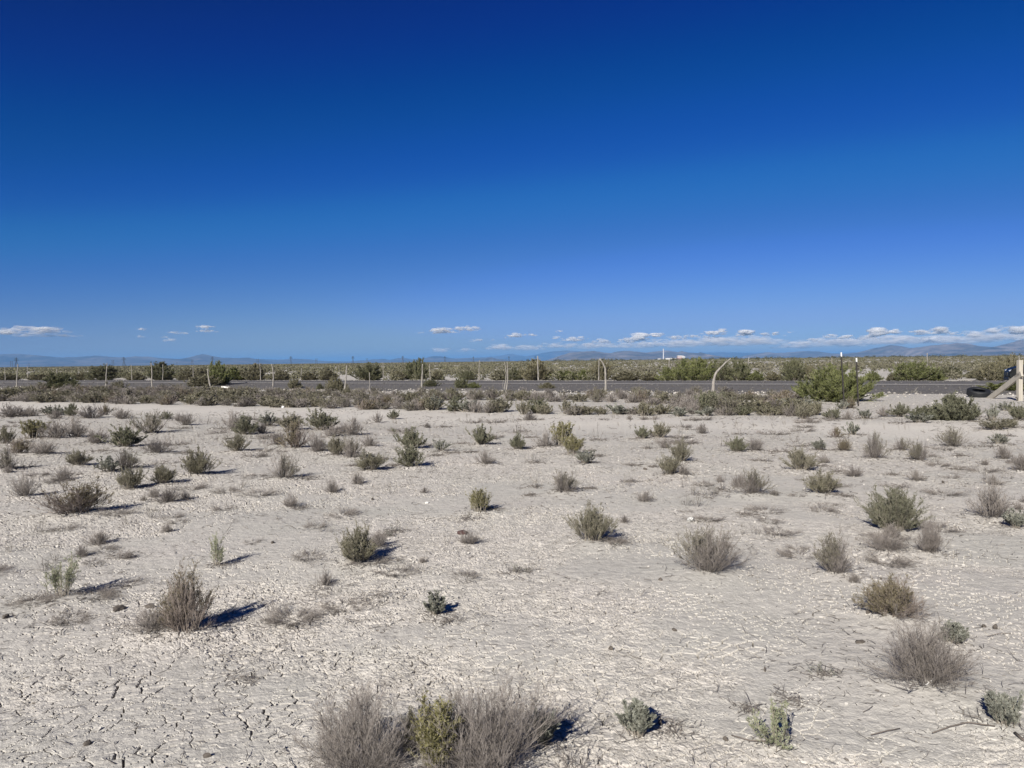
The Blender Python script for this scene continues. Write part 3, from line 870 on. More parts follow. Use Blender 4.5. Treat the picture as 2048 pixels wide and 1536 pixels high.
# ------------------------------------------------------------------ the dense belt of low shrubs before the road fence
def build_belt():
    rg = np.random.default_rng(99)
    rows = []
    def row(x0, x1, yf, step, dens, hgt, wid, kinds, gap=0.0):
        x = x0
        while x < x1:
            if rg.random() < dens and vnoise(x / 60.0, yf(x) / 9.0, 5) > gap:
                rows.append((x + rg.normal(0, step * 0.25), yf(x) + rg.normal(0, 1.2), wid * (0.7 + 0.75 * rg.random()), hgt * (0.6 + 0.55 * rg.random()), kinds[rg.integers(len(kinds))]))
            x += step * (0.7 + 0.6 * rg.random())
    D_ = ['dry', 'mix', 'mix', 'dry', 'olive', 'brown', 'mix', 'olive']
    front = lambda x: np.interp(x, [0, 300, 700, 1100, 1560], [802, 808, 816, 824, 828])
    row(-60, 860, lambda x: front(x), 24, 0.95, 19, 40, D_)
    row(-60, 880, lambda x: front(x) - 6, 22, 0.95, 19, 42, D_)
    row(-60, 900, lambda x: front(x) - 12, 22, 0.92, 18, 40, D_)
    row(140, 900, lambda x: front(x) - 18, 24, 0.90, 17, 38, D_)
    row(180, 900, lambda x: front(x) - 24, 26, 0.75, 16, 36, D_)
    row(880, 1640, lambda x: front(x) + 2, 28, 0.93, 24, 38, ['olive', 'mix', 'green', 'grey', 'olive', 'dry', 'green'])
    row(1360, 1580, lambda x: front(x) - 4, 26, 0.95, 34, 52, ['olive', 'mix', 'dry', 'green'])
    row(880, 1640, lambda x: np.interp(x, [880, 1560], [799, 810]), 25, 0.90, 20, 36, D_)
    row(880, 1600, lambda x: np.interp(x, [880, 1560], [793, 802]), 28, 0.80, 18, 34, D_)
    row(1200, 1640, lambda x: 800 + 0 * x, 30, 0.55, 20, 44, D_)
    row(-60, 420, lambda x: 787 + 0.01 * x, 24, 0.85, 13, 32, D_)
    row(-60, 500, lambda x: 781 + 0.004 * x, 26, 0.65, 12, 30, D_)
    row(500, 1300, lambda x: 786 + 0.003 * x, 40, 0.45, 13, 28, D_)
    row(1280, 1620, lambda x: 791 + 0.0 * x, 34, 0.6, 14, 34, D_)
    row(1240, 2040, lambda x: 787 + 0 * x, 42, 0.40, 12, 30, ['mix', 'olive', 'tuft'])
    word = {'dry': 'grey dry', 'mix': 'half green', 'olive': 'olive', 'brown': 'brownish', 'green': 'green', 'grey': 'grey green', 'tuft': 'small sparse'}
    for k, (px, py, w, h, kind) in enumerate(rows):
        p = ground_at(px, py); m = p.y / F
        s, l = variant(kind, k % 6, 3)
        zone = ('left part' if px < 600 else 'middle' if px < 1150 else 'right part')
        depth = 'along the front edge' if py > front(px) - 3.5 and px < 1640 else 'well back' if py < 795 else 'in the thick'
        lab = f"low {word[kind]} shrub {depth} of the roadside belt, {zone}"
        z = float(base_h(np.array([p.x]), np.array([p.y]))[0]) - 0.01
        place(kind, (p.x, p.y, z), s, l, lab, 'shrub', f"{word[kind]} shrubs {depth} of the belt, {zone}", (w * m / 0.5, w * m / 0.5, h * m / 0.36), rg.uniform(0, 6.28))

def build_sprigs(prep):
    """small dry tufts and flat dead plants between the shrubs"""
    rg = np.random.default_rng(303)
    X = np.array([p.x for _, _, p, w, h, _ in prep]); Y = np.array([p.y for _, _, p, w, h, _ in prep])
    n = 0
    while n < 270:
        px = rg.uniform(-20, 2070); py = 838 + 330 * rg.random() ** 1.9
        p = ground_at(px, py)
        if fbm(np.array([p.x / 3.0]), np.array([p.y / 3.0]), 310)[0] < (0.44 if px < 1000 else 0.50): continue
        if np.min(np.hypot(X - p.x, Y - p.y)) < 0.02 * p.y: continue
        m = p.y / F
        kind = ['tuft', 'prost', 'prost', 'bare', 'tuft', 'dry'][rg.integers(6)]
        w = rg.uniform(14, 40) * (1.6 if kind == 'prost' else 0.8) * (1 + (py - 838) / 400); h = w * (0.35 if kind == 'prost' else rg.uniform(0.5, 0.85))
        s, l = variant(kind, n % 6, 1 if p.y < 12 else 2)
        zone = ('at the left' if px < 500 else 'left of the middle' if px < 1000 else 'right of the middle' if px < 1500 else 'at the right')
        row = 'far part' if py < 900 else 'middle part' if py < 1000 else 'near part'
        what = {'tuft': 'small sparse tuft', 'prost': 'flat patch of dead twigs', 'bare': 'few bare twigs', 'dry': 'little dry twiggy clump'}[kind]
        z = float(base_h(np.array([p.x]), np.array([p.y]))[0]) - 0.006
        place(kind, (p.x, p.y, z), s, l, f"{what} in the {row} of the clay, {zone}", 'plant', f"{what}s in the {row} of the clay, {zone}", (w * m / 0.5, w * m / 0.5, h * m / 0.36), rg.uniform(0, 6.28))
        n += 1

# ------------------------------------------------------------------ the greasewood bushes by the road and behind the far fence
BIG_TABLE = [  # x, base y, width, height, leaf set, label
    (1665, 803, 120, 68, 'dense', "large round yellow green bush behind the two metal stakes"),
    (1905, 841, 84, 48, 'green', "dome shaped dark green bush below the brace post and the tyre"),
    (1852, 841, 44, 26, 'green', "low green bush hugging the left side of the dome shaped bush"),
    (120, 777, 62, 30, 'dense2', "dark green bush in front of the road, by the left posts"),
    (142, 781, 36, 18, 'dense2', "small bush at the right foot of the leftmost roadside bush"),
    (437, 774, 44, 44, 'dense', "tall olive bush in front of the road beside a crooked post"),
    (405, 775, 56, 20, 'dense3', "low sprawling bush left of the tall olive bush by the road"),
    (590, 778, 26, 20, 'dense3', "small olive bush at the road edge, left of the centre posts"),
    (672, 782, 34, 26, 'dense3', "reddish olive bush wrapped round the foot of a leaning post"),
    (640, 779, 14, 12, 'dense2', "tiny dark bush on the bare bank before the road"),
    (860, 777, 26, 14, 'dense2', "small dark bush just right of the straight pale post"),
    (925, 779, 28, 20, 'dense2', "dark bush at the road edge right of the straight pale post"),
    (948, 779, 24, 12, 'dense', "low bright green bush touching the dark roadside bush"),
    (1094, 780, 28, 12, 'dense3', "low dark twiggy bush at the road edge before the centre"),
    (205, 760, 52, 28, 'dense2', "dark green bush beyond the road at the far left"),
    (162, 760, 26, 14, 'dense3', "brown bush left of the dark green bush beyond the road"),
    (325, 760, 52, 34, 'dense2', "pointed dark green bush beyond the road, its tip above the plain"),
    (272, 760, 34, 14, 'dense3', "low khaki bush between the two dark green bushes beyond the road"),
    (375, 760, 40, 24, 'dense3', "pale khaki bush beyond the road right of the pointed bush"),
    (405, 760, 30, 24, 'dense3', "twiggy brown bush beyond the road behind a crooked post"),
    (470, 760, 50, 24, 'dense', "olive bush beyond the road, right of the tall roadside bush"),
    (508, 760, 44, 30, 'dense3', "bushy khaki clump beyond the road before the dark far post"),
    (560, 760, 40, 20, 'dense3', "low khaki bush beyond the road right of the bent grey post"),
    (620, 760, 36, 16, 'dense3', "grey brown bush beyond the road, middle left"),
    (655, 760, 40, 24, 'dense3', "olive brown bush beyond the road left of the leaning post"),
    (738, 760, 52, 32, 'dense2', "dark green bush beyond the road behind the short pale stake"),
    (795, 760, 30, 18, 'dense3', "low khaki bush beyond the road left of the twin bushy crowns"),
    (822, 759, 30, 34, 'dense2', "green bush with twin pointed crowns beyond the road, left one"),
    (840, 759, 32, 40, 'dense2', "tall dark green bush beyond the road behind the straight pale post"),
    (875, 760, 30, 18, 'dense3', "brown bush beyond the road right of the straight pale post"),
    (935, 760, 30, 18, 'dense2', "small dark green bush beyond the road behind the road edge bush"),
    (1000, 760, 40, 20, 'dense3', "khaki bush beyond the road left of the crossed pole pair"),
    (1030, 760, 36, 24, 'dense2', "dark twiggy bush beyond the road right of the crossed pole pair"),
    (1072, 760, 58, 38, 'dense3', "broad khaki bush beyond the road behind the thick pale post"),
    (1135, 760, 50, 18, 'dense', "low green bush beyond the road, centre right"),
    (1168, 760, 30, 20, 'dense', "green bush beyond the road left of the bent tall post"),
    (1200, 760, 44, 38, 'dense3', "brown crowned bush beyond the road behind the bent tall post"),
    (1252, 761, 50, 18, 'dense3', "low olive bush beyond the road right of the bent tall post"),
    (1300, 761, 36, 14, 'dense3', "very low khaki bush beyond the road before a pale clearing"),
    (1335, 761, 36, 26, 'dense', "green bush beyond the road at the left end of the green thicket"),
    (1366, 761, 46, 40, 'dense', "tall green bush in the left of the thicket beyond the road"),
    (1402, 761, 54, 42, 'dense', "tallest green bush in the thicket beyond the road, under the plant building"),
    (1446, 761, 44, 36, 'dense2', "dark green bush in the thicket beyond the road behind the leaning post"),
    (1478, 761, 44, 38, 'dense2', "green bush at the right end of the thicket beyond the road"),
    (1512, 761, 36, 18, 'dense', "low bright green bush beyond the road right of the thicket"),
    (1548, 761, 34, 16, 'dense3', "low khaki bush beyond the road between thicket and pointed bush"),
    (1586, 761, 44, 40, 'dense2', "pointed green bush beyond the road left of the large round bush"),
    (1618, 761, 30, 30, 'dense3', "grey green bush beyond the road touching the large round bush"),
    (1745, 761, 30, 18, 'dense', "low green bush beyond the road right of the large round bush"),
    (1790, 761, 34, 14, 'dense3', "low khaki bush beyond the road between two green ones"),
    (1822, 761, 66, 36, 'dense', "broad dark topped green bush beyond the road left of the white post"),
    (1872, 761, 34, 18, 'dense', "low green bush beyond the road right of the white post"),
    (1902, 756, 44, 22, 'dense2', "dark grey green bush beyond the road above the dome shaped bush"),
    (1950, 757, 30, 16, 'dense3', "small khaki bush beyond the road left of the car"),
    (1985, 761, 54, 36, 'dense3', "yellowish brown bush beyond the road directly left of the car"),
    (2022, 757, 50, 44, 'dense3', "tall khaki bush beyond the road behind the car"),
    (2075, 757, 50, 40, 'dense', "green bush beyond the road behind the car's cabin"),
    (18, 760, 40, 12, 'dense3', "low brown bush beyond the road at the left edge"),
    (80, 760, 44, 12, 'dense3', "low brown bush beyond the road between the two leftmost far posts"),
    (2010, 785, 70, 16, 'dense', "low bright green plants on the verge behind the brace post"),
]

def build_big():
    cache = {}
    for k, (px, py, w, h, ls_, label) in enumerate(BIG_TABLE):
        p = ground_at(px, py); m = p.y / F
        kind = 'dense'
        v = k % 4
        if k == 0: key = ('big0',)
        elif ls_ == 'green': key = ('g', k)
        else: key = (ls_, v)
        if key not in cache:
            if k == 0: G, Lg = build_plant('dense', 2.8, 1.45, 9001, 2.6, 1.5, 1.6)
            elif ls_ == 'green': G, Lg = build_plant('dense', w * m, h * m, 9100 + k, 2.0, 0.9, 1.4)
            else: G, Lg = build_plant('dense', 2.0, 1.4, 9200 + v, 1.3, 2.2, 1.0)
            cache[key] = (G.mesh("stems", M_STEM[kind]), Lg.mesh("foliage", M_LEAF[ls_]))
        s, l = cache[key]
        bw, bh = (2.8, 1.45) if k == 0 else (w * m, h * m) if ls_ == 'green' else (2.0, 1.4)
        z = 0.0
        sd = float(road_s(p.x, p.y))
        if -1 < sd < 15: z = float(road_h(sd)) - 0.03
        place(kind, (p.x, p.y, z - 0.02), s, l, label, 'bush', 'bushes along the road', (w * m / bw, w * m / bw, 0.90 * h * m / bh), (k * 1.7) % 6.28)

# ------------------------------------------------------------------ sagebrush plain: nobody could count it
def build_sage():
    rg = np.random.default_rng(5)
    V, Q, A, Hh, n = [], [], [], [], 0
    def batch(ymin, ymax, density, cnt, w0, h0, leaf, clump):
        nonlocal n
        area_n = int((ymax ** 2 - ymin ** 2) * 0.72 * 0.5 * 2 * density)
        y = np.sqrt(rg.uniform(ymin ** 2, ymax ** 2, area_n)); x = y * rg.uniform(-0.74, 0.74, area_n)
        s = road_s(x, y)
        cover = fbm(x / 34.0 + 0.5 * y / 26, y / 11.0, 91, 3)
        lim = 0.44 + 0.09 * sstep(-10, 45, x) + 0.05 * sstep(90, 160, y) * sstep(420, 200, y)
        ok = (s > 18.9) & (((cover > lim) & (fbm(x / 70.0 + 9, y / 9.0, 97, 3) > 0.40 + 0.07 * sstep(0, 60, x))) | (rg.random(area_n) < 0.06)) & (y > ymin)
        x, y, cover = x[ok], y[ok], cover[ok]
        N_ = len(x)
        sz = (0.55 + 0.9 * rg.random(N_) ** 1.5)
        hue = np.clip(0.5 * rg.random(N_) + 0.9 * (fbm(x / 40, y / 40, 95) - 0.2), 0, 1)
        ids = np.repeat(np.arange(N_), cnt); M = len(ids)
        d = norm(rg.normal(size=(M, 3))); d[:, 2] = np.abs(d[:, 2])
        r = 0.45 + 0.6 * rg.random(M) ** 0.6
        W_ = w0 * sz[ids] * 0.5; H_ = h0 * (0.6 + 0.5 * sz[ids])
        P = np.stack([x[ids] + d[:, 0] * r * W_, y[ids] + d[:, 1] * r * W_, d[:, 2] * r * H_], 1)
        t1 = norm(rg.normal(size=(M, 3)) + np.array([0, 0, 0.8])); t2 = np.cross(t1, norm(rg.normal(size=(M, 3)))); t2 = norm(t2)
        L = (leaf * (0.6 + 0.8 * rg.random(M)) * sz[ids] ** 0.5)[:, None]
        q = np.stack([P - t1 * L * 0.5, P + t2 * L * 0.35, P + t1 * L * 0.6, P - t2 * L * 0.35], 1)
        q[..., 2] = np.clip(q[..., 2], 0.0, 1.3)
        V.append(q.reshape(-1, 3)); Q.append((np.arange(M) * 4 + n)[:, None] + np.arange(4)[None]); n += M * 4
        A.append(np.repeat(np.clip(rg.random(M) * 0.7 + 0.3 * d[:, 2], 0, 1), 4)); Hh.append(np.repeat(hue[ids], 4))
    batch(44, 80, 0.42, 80, 1.15, 0.62, 0.15, 1)
    batch(80, 120, 0.34, 60, 1.15, 0.62, 0.18, 1)
    batch(120, 260, 0.18, 30, 1.4, 0.62, 0.28, 1)
    batch(260, 700, 0.055, 14, 1.9, 0.62, 0.50, 1)
    batch(700, 2400, 0.010, 8, 4.0, 0.55, 1.5, 1)
    m, nt, bs = new_mat("sagebrush_leaves")
    a, h = attr(nt, "var"), attr(nt, "hue")
    dull = mixc(nt, a, (0.082, 0.076, 0.052), (0.160, 0.146, 0.108))
    grn = mixc(nt, a, (0.055, 0.058, 0.027), (0.128, 0.126, 0.066))
    c = mixc(nt, h, dull, grn)
    nt.links.new(c, bs.inputs['Base Color']); bs.inputs['Roughness'].default_value = 0.85
    me = npmesh("sagebrush", np.vstack(V), quads=np.vstack(Q), mats=[m], attrs={"var": np.concatenate(A), "hue": np.concatenate(Hh)})
    tag(link(bpy.data.objects.new("sagebrush", me)), kind="stuff")
    # the dark line of taller bushes where the plain ends
    rg = np.random.default_rng(8)
    V, Q, A, n = [], [], [], 0
    N_ = 520
    y = rg.uniform(900, 1700, N_); u = rg.uniform(-0.72, 0.74, N_)
    keep = rg.random(N_) < (0.22 + 0.78 * sstep(-0.05, 0.25, u)); y, u = y[keep], u[keep]; x = y * u
    for xx, yy in zip(x, y):
        hh = rg.uniform(1.8, 4.6) * (0.40 + 0.60 * (xx > 0)); ww = hh * rg.uniform(1.5, 4.0); M = 60
        d = norm(rg.normal(size=(M, 3))); d[:, 2] = np.abs(d[:, 2])
        P = np.array([xx, yy, 0]) + d * np.array([ww / 2, ww / 2, hh]) * rg.uniform(0.4, 1.0, (M, 1))
        t1 = norm(rg.normal(size=(M, 3))); t2 = norm(np.cross(t1, rg.normal(size=(M, 3)))); L = hh * 0.32
        V.append(np.stack([P - t1 * L * .5, P + t2 * L * .4, P + t1 * L * .5, P - t2 * L * .4], 1).reshape(-1, 3)); Q.append((np.arange(M) * 4 + n)[:, None] + np.arange(4)[None]); n += 4 * M
        A.append(np.repeat(rg.random(M), 4))
    me = npmesh("distant_bushes", np.vstack(V), quads=np.vstack(Q), mats=[plant_mat('distant_bush_leaves', (0.030, 0.036, 0.020), (0.085, 0.092, 0.050), (0.06, 0.06, 0.04))], attrs={"var": np.concatenate(A)})
    tag(link(bpy.data.objects.new("distant_bushes", me)), kind="stuff")

# ------------------------------------------------------------------ litter: broken twigs and clay flakes, beyond counting
def build_litter(prep):
    rg = np.random.default_rng(21)
    G = Geo()
    N_ = 11000
    y = 2.6 + 24 * rg.random(N_) ** 1.25; x = y * rg.uniform(-0.74, 0.74, N_)
    ok = (fbm(x / 0.9, y / 0.9, 121) > 0.47); x, y = x[ok], y[ok]
    cx = [p.x for _, _, p, w, h, _ in prep if p.y < 20 for _ in range(60)]; cy = [p.y for _, _, p, w, h, _ in prep if p.y < 20 for _ in range(60)]
    ww = np.array([w for _, _, p, w, h, _ in prep if p.y < 20 for _ in range(60)])
    x = np.concatenate([x, np.array(cx) + rg.normal(0, 0.50, len(cx)) * ww]); y = np.concatenate([y, np.array(cy) + rg.normal(0, 0.45, len(cy)) * ww])
    n = len(x); z = base_h(x, y) + 0.006
    a = rg.uniform(0, math.pi, n); L = (0.016 + 0.10 * rg.random(n) ** 2.8) * (0.85 + 0.05 * y)
    P = np.stack([x, y, z], 1)
    d1 = np.stack([np.cos(a), np.sin(a), rg.normal(0.05, 0.16, n)], 1); d2 = norm(d1 + rg.normal(0, 0.45, (n, 3)) * np.array([1, 1, 0.4]))
    P1 = P + d1 * L[:, None] * 0.5; P2 = P1 + d2 * L[:, None] * 0.5
    r = (0.0009 + 0.0011 * rg.random(n)) * (0.50 + 0.16 * y)
    v = rg.random(n)
    G.tubes(P, P1, r, r * 0.8, v); G.tubes(P1, P2, r * 0.8, r * 0.5, v)
    b = rg.random(n) < 0.45
    P3 = P1[b] + norm(d1[b] + rg.normal(0, 0.8, (b.sum(), 3)) * np.array([1, 1, 0.5])) * L[b, None] * 0.4
    G.tubes(P1[b], P3, r[b] * 0.6, r[b] * 0.4, v[b])
    me = G.mesh("dead_twigs", plant_mat("litter_twigs", (0.085, 0.070, 0.060), (0.20, 0.175, 0.155), (0.10, 0.09, 0.08)))
    tag(link(bpy.data.objects.new("dead_twigs", me)), kind="stuff")
    # loose clay flakes, thin curled plates
    N_ = 42000
    y = 2.6 + 24 * rg.random(N_) ** 1.6; x = y * rg.uniform(-0.74, 0.74, N_)
    ok = patch_at(x, y) > rg.random(N_) * 0.9 + 0.12; x, y = x[ok], y[ok]; n = len(x)
    s = (0.003 + 0.010 * rg.random(n) ** 2.4) * (0.55 + y * 0.075)
    c = np.stack([x, y, base_h(x, y) + 0.004 + s * 0.16], 1)
    nrm = norm(np.stack([rg.normal(0, 0.42, n), rg.normal(0, 0.42, n), np.ones(n)], 1))
    t = norm(np.cross(nrm, norm(rg.normal(size=(n, 3))))); bt = np.cross(nrm, t)
    k = 5; ring = []
    for j in range(k):
        an = 2 * math.pi * j / k + rg.normal(0, 0.25, n); rr = s * rg.uniform(0.7, 1.25, n)
        ring.append(c + t * (np.cos(an) * rr)[:, None] + bt * (np.sin(an) * rr)[:, None] + nrm * (s * 0.16 * rg.random(n))[:, None])
    top = np.stack(ring + [c], 1)                         # five rim points and the centre
    low = top - nrm[:, None] * (0.0022 + 0.06 * s)[:, None, None]
    V = np.concatenate([top, low], 1)                     # 12 vertices
    b0 = (np.arange(n) * 12)[:, None, None]
    T = [[j, (j + 1) % k, 5] for j in range(k)] + [[(j + 1) % k + 6, j + 6, 11] for j in range(k)]
    Qd = [[j + 6, (j + 1) % k + 6, (j + 1) % k, j] for j in range(k)]
    me = npmesh("clay_flakes", V.reshape(-1, 3), quads=(b0 + np.array(Qd)[None]).reshape(-1, 4), tris=(b0 + np.array(T)[None]).reshape(-1, 3),
                mats=[plant_mat("flake_clay", (0.37, 0.35, 0.32), (0.47, 0.447, 0.408), (0.5, 0.48, 0.43))], attrs={"var": np.repeat(rg.random(n), 12)})
    tag(link(bpy.data.objects.new("clay_flakes", me)), kind="stuff")
